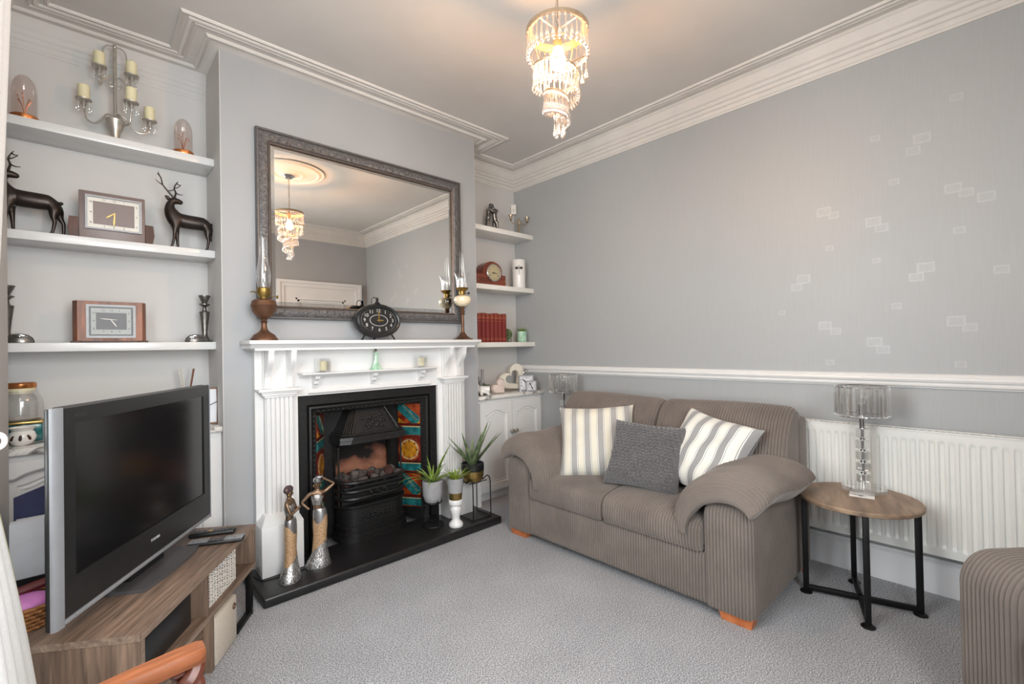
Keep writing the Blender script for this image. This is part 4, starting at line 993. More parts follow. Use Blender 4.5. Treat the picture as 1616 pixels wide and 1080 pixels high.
# cabinet top, left
ML = .8202
jr = thing('storage_jar', 'large glass jar with a brown lid behind the oil burner', 'jar', (-.735, .27, .912))
part(jr, 'body', MB().lathe([(.058, 0), (.07, .01), (.072, .08), (.066, .105), (.05, .125), (.046, .14)], 28, cap=True), 'jarglass', 'frosted glass jar body')
part(jr, 'contents', MB().lathe([(.05, .002), (.06, .01), (.05, .016), (.001, .018)], 24), 'leather'); part(jr, 'label_band', MB().lathe([(.0475, .120), (.0475, .145)], 28, cap=False), 'candle')
part(jr, 'lid', MB().lathe([(.05, .145), (.052, .15), (.052, .164), (.046, .17), (.001, .17)], 28), 'copperbright', 'brown lid')
bx = thing('tea_tin', 'low teal and yellow tin under the glass jar', 'tin', (-.735, .27, ML))
part(bx, 'body', MB().rbox(-.075, -.06, 0, .072, .06, .078, .006), 'tile_teal'); part(bx, 'lid', MB().rbox(-.077, -.062, .078, .074, .062, .0905, .004), 'gold', 'yellow lid')
ob = thing('oil_burner', 'round white ceramic oil burner with petal shaped holes', 'oil burner', (-.722, .13, ML))
part(ob, 'body', MB().lathe([(.026, 0), (.03, .003), (.04, .02), (.044, .036), (.038, .055), (.032, .06), (.038, .07), (.044, .076), (.040, .077), (.030, .066), (.001, .064)], 32, cap=True), 'ceramic')
for a, tl in ((-2.3, .5), (-1.65, .1), (-1.0, -.5)):
    part(ob, 'petal_hole', MB().ell((0, 0, 0), .006, .0035, .013, 12, 8, mat=T((.0415*cos(a), .0415*sin(a), .034)) @ Rz(a+pi/2) @ Ry(tl)), 'darkwood', 'dark petal shaped opening')
rd = thing('reed_diffuser', 'glass reed diffuser with dark sticks behind the television', 'diffuser', (-.125, .235, ML))
part(rd, 'bottle', MB().lathe([(.03, 0), (.032, .006), (.032, .10), (.02, .125), (.013, .135), (.013, .165), (.015, .17)], 24), 'glass')
for k, (dx, dy) in enumerate(((-.035, .0), (-.026, .008), (-.02, -.006), (.03, .0), (.036, .01))): part(rd, 'reed', MB().tube([(-dx*.3, -dy*.3, .02), (dx, dy, .295)], .0028, 6), 'walnut' if k > 2 else 'wicker')
tf = thing('photo_frame', 'small copper twig photo frame with a pale picture behind the television', 'photo frame', (-.055, .135, ML))
fm = MB()
for a, b in (((-.075, 0, .004), (-.075, 0, .192)), ((.05, 0, .004), (.05, 0, .192)), ((-.075, 0, .19), (.05, 0, .19)), ((-.075, 0, .006), (.05, 0, .006))): fm.tube([a, ((a[0]+b[0])/2+.002, .001, (a[2]+b[2])/2+.001), b], .0042, 7)
part(tf, 'frame', fm, 'copper'); part(tf, 'picture', MB().box(-.075, .001, .004, .05, .004, .19), 'paperwhite'); part(tf, 'twig', MB().tube(spline([(.05, -.005, .12), (.02, -.006, .105), (-.02, -.005, .08)], 4), .0018, 5), 'copper')
part(tf, 'easel_back', MB().box(-.02, .004, .002, -.005, .06, .006).prism([(.004, .14), (.06, .0), (.056, 0), (.004, .12)], -.02, -.005, 'yz'), 'copper')

# ================================================================== MANTEL OBJECTS AND MIRROR
MZ = 1.2572
mi = thing('wall_mirror', 'large mirror in an embossed grey frame above the mantelpiece', 'mirror', (.832, -.002, 1.89))
mx0, mx1, mz0, mz1 = .155, 1.512, 1.378, 2.412
def four(mb, x0, x1, z0, z1, prof, y=0):
    rings = [[(px+dx*a, y+b, pz+dz*a) for a, b in prof] for px, pz, dx, dz in ((x0, z0, 1, 1), (x0, z1, 1, -1), (x1, z1, -1, -1), (x1, z0, -1, 1))]
    return mb.loft(rings+[rings[0]], caps=False)
part(mi, 'outer_rim', four(MB(), mx0, mx1, mz0, mz1, [(0, -.003), (0, -.03), (.004, -.034), (.012, -.034), (.014, -.028), (.014, -.003)]), 'frameplain', world=True)
part(mi, 'embossed_band', four(MB(), mx0+.013, mx1-.013, mz0+.013, mz1-.013, [(0, -.003), (0, -.026), (.012, -.033), (.028, -.034), (.044, -.028), (.05, -.020), (.05, -.003)]), 'mirrorframe', world=True)
lf = MB(); rl = random.Random(5)
def relief(x, z, r):
    lf.ell((x, -.033, z), .009*r, .004, .006*r, 8, 5); a = rl.uniform(0, 6)
    for k in range(3): lf.ell((x+.010*cos(a+2.1*k), -.0325, z+.010*sin(a+2.1*k)), .006, .0032, .004, 6, 4)
nx = 56
for k in range(nx):
    x = mx0+.04+(mx1-mx0-.08)*k/(nx-1)
    for z in (mz0+.038, mz1-.038): relief(x, z+.004*(-1)**k, 1)
for k in range(1, 40):
    z = mz0+.04+(mz1-mz0-.08)*k/40
    for x in (mx0+.038, mx1-.038): relief(x+.004*(-1)**k, z, 1)
part(mi, 'leaf_relief', lf, 'frameplain', 'raised scrolling leaf relief', world=True, kind='stuff')
part(mi, 'inner_bead', four(MB(), mx0+.063, mx1-.063, mz0+.063, mz1-.063, [(0, -.003), (0, -.022), (.005, -.026), (.011, -.022), (.011, -.012), (.011, -.003)]), 'bead', world=True)
gx0, gx1, gz0, gz1 = mx0+.074, mx1-.074, mz0+.074, mz1-.074
g = MB(); bv = .022
g.add([(gx0+bv, -.012, gz0+bv), (gx1-bv, -.012, gz0+bv), (gx1-bv, -.012, gz1-bv), (gx0+bv, -.012, gz1-bv)], [(0, 1, 2, 3)])
part(mi, 'mirror_glass', g, 'mirror', world=True, smooth=0)
part(mi, 'bevelled_edge', four(MB(), gx0, gx1, gz0, gz1, [(0, -.0105), (bv, -.012)]), 'mirror', world=True, smooth=0)
part(mi, 'backing', MB().box(mx0+.02, -.008, mz0+.02, mx1-.02, -.002, mz1-.02), 'frameplain', world=True)

l1 = thing('oil_lamp', 'aged copper oil lamp with tall glass chimney on the left of the mantelpiece', 'oil lamp', (.162, -.115, MZ))
part(l1, 'base', MB().lathe([(.066, 0), (.066, .006), (.060, .014), (.05, .03), (.03, .042), (.018, .055), (.013, .075), (.013, .09), (.018, .096), (.013, .102), (.018, .115)], 36), 'copper')
part(l1, 'font', MB().lathe([(.018, .113), (.035, .125), (.054, .15), (.061, .178), (.063, .182), (.061, .186), (.056, .205), (.04, .215), (.022, .22), (.001, .22)], 36), 'copper')
part(l1, 'burner', MB().lathe([(.022, .22), (.024, .23), (.032, .245), (.033, .27), (.028, .276), (.001, .276)], 28), 'brass', 'brass burner')
part(l1, 'wick_knob', MB().tube([(.02, 0, .235), (.06, -.004, .23)], .002, 6).cyl((0, 0, 0), .009, .006, 14, mat=T((.062, -.004, .23)) @ Ry(pi/2)).tube([(-.025, 0, .25), (-.055, 0, .252), (-.062, 0, .248)], .003, 6), 'brass')
part(l1, 'chimney', MB().lathe([(.024, .275), (.03, .29), (.036, .325), (.034, .36), (.024, .41), (.02, .45), (.0195, .54)], 28, cap=False), 'glass', 'clear glass chimney')
part(l1, 'flame_spreader', MB().lathe([(.012, .276), (.014, .30), (.008, .32), (.001, .33)], 14, cap=False), 'crystal')
l2 = thing('oil_lamp', 'slim oil lamp with cream glass font on the right of the mantelpiece', 'oil lamp', (1.455, -.105, MZ))
part(l2, 'base', MB().lathe([(.072, 0), (.072, .006), (.05, .014), (.03, .03), (.018, .05), (.014, .056)], 4, a0=pi/4).lathe([(.014, .05), (.012, .06), (.0105, .17), (.012, .18), (.019, .186), (.014, .196), (.018, .205), (.012, .215), (.02, .235), (.001, .236)], 20), 'copper')
part(l2, 'font', MB().lathe([(.018, .236), (.04, .244), (.058, .262), (.064, .285), (.058, .305), (.04, .315), (.02, .318), (.001, .318)], 36), 'opal', 'cream opal glass font')
part(l2, 'burner', MB().lathe([(.02, .318), (.024, .33), (.022, .345), (.04, .358), (.046, .366), (.044, .37), (.001, .37)], 28), 'brass', 'brass burner')
part(l2, 'wick_knob', MB().tube([(.02, 0, .335), (.055, -.003, .335)], .002, 6).cyl((0, 0, 0), .008, .006, 14, mat=T((.054, -.003, .335)) @ Ry(pi/2)), 'blackmetal')
part(l2, 'shade', MB().lathe([(.038, .37), (.04, .40), (.042, .425), (.048, .45), (.06, .475)], 32, cap=False), 'glass', 'flared etched glass shade')
part(l2, 'etched_band', MB().lathe([(.0385, .372), (.0402, .40), (.041, .412)], 32, cap=False), 'jarglass', 'frosted band of the shade')
part(l2, 'chimney', MB().lathe([(.022, .37), (.027, .41), (.026, .45), (.019, .49), (.017, .53), (.0165, .63)], 24, cap=False), 'glass', 'clear glass chimney')

oc = thing('oval_clock', 'black oval mantel clock with white numerals in front of the mirror', 'clock', (.797, -.115, MZ), radians(0))
tl = T((0, 0, .118)) @ Rx(radians(-6)); ex, ez = .147, .103
pr = lambda s, y: [(ex*s*cos(a)+(s-1)*.0, y, ez*s*sin(a)) for a in [2*pi*k/56 for k in range(56)]]
def oring(mb, prof):
    rings = [[((ex+o)*cos(a), y, (ez+o)*sin(a)) for a in [2*pi*k/56 for k in range(56)]] for o, y in prof]; mb.loft(rings, caps=False, mat=tl); return mb
part(oc, 'case', oring(MB(), [(-.05, .03), (-.008, .03), (0, .02), (.001, -.015), (-.004, -.028), (-.014, -.034), (-.024, -.03), (-.028, -.018)]).add(pr(.7, .03), [tuple(range(56))], 0, tl), 'blackplastic', 'glossy black oval case')
part(oc, 'dial', MB().loft([[(p[0], y, p[2]) for p in pr(.83, 0)] for y in (-.019, -.016)], mat=tl), 'black')
nm = MB(); 
for h in range(1, 13):
    a = pi/2-h*pi/6; add_txt(nm, str(h), .030, tl @ T((.092*cos(a), -.0196, .059*sin(a))))
for k in range(60):
    a = 2*pi*k/60; nm.box(-.0011, -.0202, -.002, .0011, -.0192, .002, 0, tl @ T((.1145*cos(a), 0, .0775*sin(a))) @ Ry(-a+pi/2))
nm.tube([(.058*cos(a), -.0196, .034*sin(a)) for a in [2*pi*k/48 for k in range(48)]], .0018, 5, closed=True, mat=tl)
part(oc, 'numerals', nm, 'text', 'white numerals and minute track')
hn = MB(); hand(hn, ((0, -.012), (0, .068)), .0028, -.023); hand(hn, ((-.014, 0), (.036, 0)), .0032, -.0215); hn.ell((0, -.022, 0), .006, .002, .006)
hn.v = [tuple(tl @ Vector(v)) for v in hn.v]; part(oc, 'hands', hn, 'gold', 'ornate gold hands')
part(oc, 'finial', MB().lathe([(.016, 0), (.02, .006), (.012, .014), (.007, .022), (.010, .03), (.006, .042), (.001, .044)], 18, (0, 0, .218)), 'blackplastic')
part(oc, 'ring_handle', MB().tube([(-.018+.022*cos(a)*.9, 0, .235+.026*sin(a)) for a in [pi*.05+pi*1.1*k/14 for k in range(15)]], .0022, 6), 'blackmetal')
for s_ in (-1, 1): part(oc, 'foot', MB().tube([(s_*.085, -.01, .04), (s_*.105, -.014, .006), (s_*.108, -.016, .004)], [.006, .005, .007], 8), 'blackmetal')
part(oc, 'foot', MB().tube([(0, .025, .06), (0, .045, .004)], .005, 8), 'blackmetal')

SS = 1.0762
def candle_glass(lab, x):
    t = thing('candle_holder', lab, 'candle holder', (x, -.098, SS), 0, 'square glass candle holders'); h = .033
    part(t, 'glass', MB().box(-h, -h, 0, h, h, .01).box(-h, -h, .01, -h+.005, h, .08).box(h-.005, -h, .01, h, h, .08).box(-h+.005, -h, .01, h-.005, -h+.005, .08).box(-h+.005, h-.005, .01, h-.005, h, .08), 'glass', 'clear square glass cup')
    part(t, 'candle', MB().lathe([(.022, .0105), (.0225, .06), (.020, .064), (.001, .063)], 24), 'candle', 'ivory candle'); part(t, 'wick', MB().tube([(0, 0, .062), (.001, 0, .07)], .0008, 5), 'black')
candle_glass('square glass candle holder at the left of the small shelf', .468); candle_glass('square glass candle holder at the right of the small shelf', 1.112)

def figure_skin(name, scale, mat, arms, lean=0., waist=.0):
    """upper body of a figurine: hips to head with two arms; units of total height 1"""
    V = [(0, 0, .60), (0, 0, .68), (0, 0, .76), (0, 0, .825), (lean*.5, 0, .86), (lean, 0, .90), (lean, -.004, .945)]
    E_ = [(0, 1), (1, 2), (2, 3), (3, 4), (4, 5), (5, 6)]; R = [(.062, .05), (.042, .034), (.058, .042), (.05, .034), .019, .034, .036]
    for sh, el, ha in arms:
        i = len(V); V += [sh, el, tuple((a*.35+b*.65) for a, b in zip(el, ha)), ha]; E_ += [(3, i), (i, i+1), (i+1, i+2), (i+2, i+3)]; R += [.024, .017, .014, .017]
    V = [tuple(c*scale for c in v) for v in V]; R = [tuple(c*scale for c in r) if isinstance(r, tuple) else r*scale for r in R]
    return skin(name, V, E_, R, mat)
def lady(lab, x, y, h, rz, arms, bun):
    t = thing('lady_figurine', lab, 'figurine', (x, y, .0502), rz, 'african lady figurines on the hearth')
    def tilt(z): return .012*sin(z/h*3.2)
    def rings(zs, rs, oy=.0): return [[(r*cos(a)+tilt(z), r*.78*sin(a), z) for a in [2*pi*k/28 for k in range(28)]] for z, r in zip(zs, rs)]
    # swirl hem: slanted boundary
    hem = [[(r*cos(a)+tilt(z), r*.78*sin(a), z+(.028*cos(a+.3) if j == 4 else .014*cos(a+.3) if j == 3 else 0)) for a in [2*pi*k/28 for k in range(28)]] for j, (z, r) in enumerate(((0, .066), (.006, .067), (.03, .057), (.07, .044), (.105, .0375)))]
    part(t, 'hem', MB().loft(hem), 'glitter', 'sparkling silver fishtail hem')
    part(t, 'dress', MB().loft(rings([.07, .10, .16, .22, .26, .29], [.038, .036, .034, .037, .036, .031])), 'tan', 'tan gold textured dress')
    part(t, 'sash', MB().loft([[((r)*cos(a)+tilt(z), r*.8*sin(a), z-(.045*max(0, cos(a+1.9))**3 if j == 0 else 0)) for a in [2*pi*k/28 for k in range(28)]] for j, (z, r) in enumerate(((.272, .0368), (.29, .0345), (.305, .029)))], caps=True), 'steel', 'silver hip sash')
    s_ = h/.476
    b = part(t, 'body', figure_skin('lady_body', .476*s_, 'skin_bronze', arms, 0), None, 'bronze skin'); b.location = (.0, 0, 0)
    part(t, 'bodice', MB().loft([[(r*cos(a), q*sin(a), z) for a in [2*pi*k/24 for k in range(24)]] for z, r, q in ((.325, .024, .0195), (.345, .0275, .0225), (.365, .0315, .0255), (.38, .0265, .0205))]), 'glitter', 'silver sequinned bodice')
    hw = MB().lathe([(.019, 0), (.0215, .008), (.0205, .018), (.012, .026), (.001, .028)], 20, (0, .002, .444))
    if bun == 'wrap': hw.ell((.012, 0, .470), .02, .014, .009, 16, 10)
    else: hw.ell((-.022, .004, .452), .016, .015, .017, 16, 10)
    part(t, 'head_wrap', hw, 'steel' if bun == 'wrap' else ['greyhair'], 'wrapped headscarf')
    part(t, 'earrings', MB().ell((.018, -.004, .425), .003, .003, .008, 8, 6).ell((-.018, -.004, .425), .003, .003, .008, 8, 6), 'gold')
    part(t, 'face', MB().ell((0, -.0175, .434), .003, .004, .006, 8, 6).ell((.007, -.0155, .441), .0028, .002, .0015, 8, 5).ell((-.007, -.0155, .441), .0028, .002, .0015, 8, 5).ell((0, -.0165, .425), .005, .003, .002, 8, 5), 'skin_bronze')
lady('left bronze lady figurine in a tan dress holding her hands together', .228, -.262, .476, radians(52), (((-.075, 0, .815), (-.085, -.045, .70), (-.01, -.105, .76)), ((.075, 0, .815), (.085, -.045, .70), (.01, -.105, .765))), 'bun')
lady('right bronze lady figurine with one arm raised to her head', .388, -.205, .47, radians(-16), (((-.078, 0, .82), (-.165, -.01, .735), (-.085, -.04, .655)), ((.078, 0, .825), (.185, .02, .90), (.055, .01, .985))), 'wrap')
gl = thing('lady_figurine', 'small green porcelain lady on the shelf under the mantelpiece', 'figurine', (.795, -.095, SS))
part(gl, 'dress', MB().loft([[(r*(1+.08*sin(6*a))*cos(a), r*.7*(1+.08*sin(6*a))*sin(a), z) for a in [2*pi*k/30 for k in range(30)]] for z, r in ((0, .040), (.004, .042), (.012, .033), (.03, .02), (.055, .015), (.075, .012), (.085, .010))]), 'jade', 'pale green flared gown')
part(gl, 'body', figure_skin('porcelain_body', .128, 'jade', (((-.08, 0, .82), (-.13, -.02, .70), (-.04, -.09, .70)), ((.08, 0, .82), (.15, -.02, .68), (.10, -.06, .56)))), None)
part(gl, 'hair', MB().ell((0, .003, .121), .0075, .0075, .007).ell((-.006, .003, .112), .003, .004, .008).ell((.006, .003, .112), .003, .004, .008), 'darkwood', 'brown hair')

# ================================================================== RIGHT ALCOVE OBJECTS
RT, RM, RB = 2.1862, 1.7122, 1.2412
cs = thing('couple_statue', 'dark pewter statue of an embracing couple on the topmost cream shelf', 'statue', (2.02, .215, RT))
part(cs, 'base', rock(random.Random(2), .05), 'pewter'); cs.scale = (1.3, 1.3, 1.06); cs.children[0].scale = (1.25, .75, .35); cs.children[0].location = (0, 0, .012)
def nude(nm, dx, sg):
    V = [(dx, 0, .105), (dx-.004*sg, 0, .135), (dx-.008*sg, 0, .165), (dx-.012*sg, 0, .182), (dx-.022*sg, 0, .205), (dx-.026*sg, 0, .218),
         (dx+.012*sg, -.01, .07), (dx+.016*sg, -.01, .025), (dx+.004*sg, .012, .068), (dx+.012*sg, .012, .02),
         (dx+.005*sg, -.022, .165), (dx-.012*sg, -.034, .14), (dx-.038*sg, -.028, .15), (dx-.004*sg, .02, .165), (dx-.03*sg, .03, .15), (dx-.045*sg, .016, .155)]
    E_ = [(0, 1), (1, 2), (2, 3), (3, 4), (4, 5), (0, 6), (6, 7), (0, 8), (8, 9), (2, 10), (10, 11), (11, 12), (2, 13), (13, 14), (14, 15)]
    R = [.019, .015, .019, .010, .015, .014, .012, .008, .012, .008, .009, .007, .006, .009, .007, .006]
    part(cs, 'figure', skin(nm, V, E_, R, 'pewter'), None)
nude('embracing_figure', .026, 1); nude('embracing_figure', -.026, -1)
cb = thing('candelabra', 'small two arm brass candelabra on the topmost cream shelf', 'candelabra', (2.315, .185, RT), radians(-12))
part(cb, 'stem', MB().lathe([(.03, 0), (.03, .004), (.012, .012), (.009, .03), (.014, .09), (.01, .10), (.014, .112), (.008, .12), (.006, .132), (.009, .14), (.006, .15), (.001, .156)], 22), 'nickel')
for s_ in (-1, 1):
    a_ = part(cb, 'arm', MB().tube(spline([(0, 0, .118), (s_*.02, 0, .132), (s_*.04, 0, .112), (s_*.065, 0, .10), (s_*.085, 0, .125)], 5), .004, 7), 'nickel')
    part(a_, 'candle_cup', MB().lathe([(.004, .12), (.014, .13), (.008, .138), (.012, .15), (.021, .168), (.021, .172), (.001, .165)], 20, (s_*.085, 0, 0)), 'nickel')
se = thing('alarm_sensor', 'small white motion sensor in the corner above the right alcove shelves', 'sensor', (2.385, .325, 2.46), radians(-45))
part(se, 'housing', MB().rbox(-.026, -.02, -.045, .026, .016, .045, .008), 'cream'); part(se, 'lens', MB().rbox(-.018, -.024, -.03, .018, -.018, .0, .004), 'dial')
nc = thing('mantel_clock', 'mahogany round topped mantel clock on the middle cream shelf', 'clock', (1.985, .235, RM), radians(-4))
hp = [(-.15, 0), (.15, 0), (.15, .095), (.112, .098)]+[(.012+.10*cos(a), .125+.082*sin(a)) for a in [pi*k/16 for k in range(17)]]+[(-.092, .098), (-.15, .095)]
part(nc, 'case', MB().prism(hp, -.05, .05), 'mahog'); part(nc, 'foot', MB().rbox(-.155, -.055, -.0, .155, .055, .008, .003), 'mahog')
dl = T((.02, -.05, .112)) @ Rx(pi/2)
part(nc, 'bezel', MB().lathe([(.07, .0), (.074, .004), (.074, .012), (.066, .016), (.064, .008)], 40, mat=dl, cap=False), 'chrome'); part(nc, 'dial', MB().lathe([(.066, 0), (.066, .007), (.001, .008)], 40, mat=dl), 'golddial')
nm = MB(); numerals(nm, .02, .112, .050, .050, .012, -.0585, 0, False); part(nc, 'numerals', nm, 'ink')
hn = MB(); hand(hn, ((.02, .112), (-.006, .105)), .002, -.060); hand(hn, ((.02, .112), (.056, .104)), .0016, -.0612); hn.ell((.02, -.0605, .112), .006, .002, .006); part(nc, 'hands', hn, 'black')
for q in (-.02, .06): part(nc, 'winding_hole', MB().lathe([(.004, 0), (.004, .001), (.001, .0012)], 12, mat=T((q, -.058, .085)) @ Rx(pi/2)), 'black')
for s_ in (-.132, .138): part(nc, 'side_inlay', MB().ell((s_, -.05, .05), .004, .0015, .006, 10, 6), 'gold')
va = thing('cylinder_vase', 'white cylinder vase with a dark dragonfly on the middle cream shelf', 'vase', (2.292, .175, RM))
part(va, 'body', MB().lathe([(.054, 0), (.056, .004), (.056, .246), (.054, .25), (.05, .248), (.048, .02), (.001, .02)], 40), 'ceramic')
df = MB(); vr = .0566
def onv(a, z): return (vr*sin(a), -vr*cos(a), z)
a0 = -.75
df.tube([onv(a0, .11+.006*k) for k in range(14)], [.0014+.0006*k/13 for k in range(14)], 6); df.ell(onv(a0, .193), .004, .004, .005, 8, 6)
for sg in (-1, 1):
    for dz, L in ((.176, .75), (.168, .62)):
        up_ = [onv(a0+sg*(.03+L*t/8), dz+.010*sin(pi*min(1, t/8*1.15))**.6 if t < 8 else dz) for t in range(9)]; lo_ = [onv(a0+sg*(.03+L*t/8), dz-.006*sin(pi*t/8)) for t in range(9)]
        df.add(up_+lo_, [(t, t+1, 10+t, 9+t) for t in range(8)])
part(va, 'dragonfly', df, 'ink', 'dark dragonfly decoration')
bxx = 1.692; rb = random.Random(8); bk0 = None
bl = ['leftmost red volume with a dark board, against the chimney side', 'red volume second from the left in the book row', 'red volume third from the left in the book row', 'red volume fourth from the left in the book row', 'middle red volume of the row of nine', 'red volume fourth from the right in the book row', 'red volume third from the right in the book row', 'red volume second from the right in the book row', 'rightmost red volume, beside the green plate']
wds = [.041, .044, .043, .043, .044, .043, .043, .044, .043]
for k, wd in enumerate(wds):
    h = .236+rb.uniform(-.003, .003); dp = .15
    t = thing('book', bl[k], 'book', (bxx+wd/2, .20, RB), 0, 'red bound volumes on the lowest cream shelf')
    cv = MB().loft([[(x, y, z) for x, y in [(-wd/2, .075), (-wd/2, -.066), (-wd*.42, -.073), (-wd*.2, -.0775), (0, -.079), (wd*.2, -.0775), (wd*.42, -.073), (wd/2, -.066), (wd/2, .075), (wd/2-.003, .075), (wd/2-.003, -.062), (-wd/2+.003, -.062), (-wd/2+.003, .075)]] for z in (0, h)])
    part(t, 'cover', cv, 'redside' if k == 0 else 'redbook'); part(t, 'pages', MB().box(-wd/2+.003, -.06, .004, wd/2-.003, .07, h-.004), 'pages')
    bd = MB()
    for z in (.02, .03, .172, .192, .2, .215, .226): 
        bd.loft([[(q*wd/2, -.0662-.0132*cos(q*1.35)**.5*(1 if abs(q) < 1 else .0)-.0003, z+dz) for q in (-.9, -.5, 0, .5, .9)]+[(q*wd/2, -.06, z+dz) for q in (.9, -.9)] for dz in (0, .0028 if z != .2 else .006)])
    part(t, 'gilt_band', bd, 'gilt'); bxx += wd+.0012
pe = thing('display_plate', 'small green plate on a wire stand beside the red books', 'plate', (2.168, .215, RB), radians(-62))
part(pe, 'plate', MB().lathe([(.001, 0), (.03, .0), (.055, .008), (.055, .011), (.03, .004), (.001, .004)], 28, mat=T((0, 0, .062)) @ Rx(radians(76)), cap=False), 'leaf'); part(pe, 'stand', MB().tube([(-.03, -.035, .02), (-.03, -.03, .004), (-.03, .035, .004), (-.03, .018, .05)], .0025, 6).tube([(.03, -.035, .02), (.03, -.03, .004), (.03, .035, .004), (.03, .018, .05)], .0025, 6).tube([(-.03, 0, .004), (.03, 0, .004)], .0025, 6), 'blackmetal')
def blade(mb, base, ang, L, wd, rise, droop, n=8, mi=0, thick=.25):
    """tapered curved leaf with a shallow channel"""
    dx, dy = cos(ang), sin(ang); rings = []
    for i in range(n+1):
        t = i/n; r = L*t*sqrt(max(0, 1-rise*rise)) if rise < 1 else 0; z = L*rise*t-droop*L*t*t
        w_ = wd*(1-t)**.75*(.75+.25*min(1, t*5)) if t < 1 else wd*.02
        p = Vector((base[0]+dx*r, base[1]+dy*r, base[2]+z)); sd = Vector((-dy, dx, 0)); u_ = Vector((-dx*rise, -dy*rise, sqrt(max(.05, 1-rise*rise))))
        rings.append([tuple(p+sd*w_*.5+u_*w_*.12), tuple(p-u_*w_*thick*.3), tuple(p-sd*w_*.5+u_*w_*.12), tuple(p+u_*w_*thick*.12)])
    return mb.loft(rings, mi)
def plant(t, z, r, n, L, wd, mat, rises, seed, droop=.1, nm='leaf'):
    rn = random.Random(seed)
    for k in range(n):
        a = 2*pi*k/n*1.618*2.3+rn.uniform(-.3, .3); mb = MB(); q = rn.uniform(.75, 1.1)*(.55 if sin(a) > .3 else 1)
        blade(mb, (r*.3*cos(a), r*.3*sin(a), z), a, L*q, wd*rn.uniform(.8, 1.1), rises[0]+(rises[1]-rises[0])*((k*.618) % 1), droop*rn.uniform(.3, 1.2))
        part(t, nm, mb, mat)
pp_ = thing('small_plant', 'tiny green plant in a pale green pot on the lowest cream shelf', 'plant', (2.325, .185, RB))
part(pp_, 'pot', MB().lathe([(.036, 0), (.04, .006), (.041, .092), (.038, .095), (.035, .085), (.001, .082)], 28), 'jade', 'pale green glazed pot')
fo = MB(); rn = random.Random(3)
for k in range(60): blade(fo, (rn.uniform(-.015, .015), rn.uniform(-.015, .015), .085), rn.uniform(0, 6.28), rn.uniform(.055, .085), .007, rn.uniform(.45, .95), .2, 4)
part(pp_, 'foliage', fo, 'leaf2', kind='stuff')
# cabinet top, right
bv_ = thing('bottle_vase', 'slim grey bottle vase behind the ceramic planter', 'vase', (1.832, .145, ML))
part(bv_, 'body', MB().lathe([(.03, 0), (.034, .005), (.036, .06), (.03, .095), (.016, .125), (.012, .15), (.012, .19), (.015, .2), (.012, .202), (.001, .2)], 24), 'concrete')
ph = thing('photo_frame', 'narrow dark photo frame edge beside the chimney on the right cabinet', 'photo frame', (1.755, .16, ML), radians(-80))
part(ph, 'frame', MB().rbox(-.05, -.006, 0, .05, .006, .15, .002), 'bronze'); part(ph, 'picture', MB().box(-.04, -.0075, .012, .04, -.006, .138), 'paperwhite')
pi_ = thing('animal_planter', 'white ceramic pig shaped planter with dark leaves on the right cabinet', 'planter', (1.782, .058, ML), radians(-30))
V = [(-.03, 0, .05), (0, 0, .052), (.03, 0, .05), (-.028, -.018, .02), (-.028, -.018, .004), (-.028, .018, .02), (-.028, .018, .004), (.028, -.018, .02), (.028, -.018, .004), (.028, .018, .02), (.028, .018, .004), (-.052, -.006, .056), (-.064, -.008, .05)]
part(pi_, 'body', skin('planter_body', V, [(0, 1), (1, 2), (0, 3), (3, 4), (0, 5), (5, 6), (2, 7), (7, 8), (2, 9), (9, 10), (0, 11), (11, 12)], [.034, .034, .034, .014, .012, .014, .012, .014, .012, .014, .012, .022, .012], 'ceramic', 2, 1))
part(pi_, 'ear', MB().lathe([(.008, 0), (.005, .01), (.001, .018)], 10, (-.05, -.014, .074)), 'ceramic'); part(pi_, 'ear', MB().lathe([(.008, 0), (.005, .01), (.001, .018)], 10, (-.05, .010, .074)), 'ceramic')
lv = MB(); rn = random.Random(6)
for k in range(22): blade(lv, (rn.uniform(-.02, .03), rn.uniform(-.01, .01), .078), rn.uniform(0, 6.28), rn.uniform(.03, .06), .014, rn.uniform(.25, .8), .3, 5)
part(pi_, 'foliage', lv, 'leaf', kind='stuff')
def heart(r, n=40):
    out = []
    for k in range(n):
        t = 2*pi*k/n; out.append((r*16*sin(t)**3/17, r*(13*cos(t)-5*cos(2*t)-2*cos(3*t)-cos(4*t))/17))
    return out
hp_ = heart(.075); zs = min(p[1] for p in hp_)
ph_ = solo('heart_ornament', 'solid blush ceramic heart on the right cabinet', 'ornament', MB().loft([[(x*s_, y_, (z-zs*.0)*s_) for x, z in hp_] for s_, y_ in ((.6, -.024), (.85, -.02), (1, -.006), (1, .006), (.85, .02), (.6, .024))]), 'pinkceramic', (1.945, .075, ML+.0), radians(-12))
for v in ph_.data.vertices: v.co = Ry(radians(-42)) @ v.co
zm = min(v.co.z for v in ph_.data.vertices)
for v in ph_.data.vertices: v.co.z -= zm
part(ph_, 'scalloped_emblem', MB().rbox(-.016, -.029, .05, .018, -.022, .056, .002), 'ceramic')
ho_ = heart(.135); hi_ = heart(.074)
oh = MB(); rings = [[(x, y_, z) for x, z in ho_] for y_ in (-.022, .022)]+[[(x, y_, z+.004) for x, z in hi_] for y_ in (.022, -.022)]
oh.loft(rings+[rings[0]], caps=False)
oh_ = solo('open_heart_ornament', 'large cream open heart ornament behind the small silver clocks', 'ornament', oh, 'creamstone', (2.225, .21, ML), radians(-20), smooth=30)
for v in oh_.data.vertices: v.co = Ry(radians(-38)) @ v.co
zm = min(v.co.z for v in oh_.data.vertices)
for v in oh_.data.vertices: v.co.z -= zm
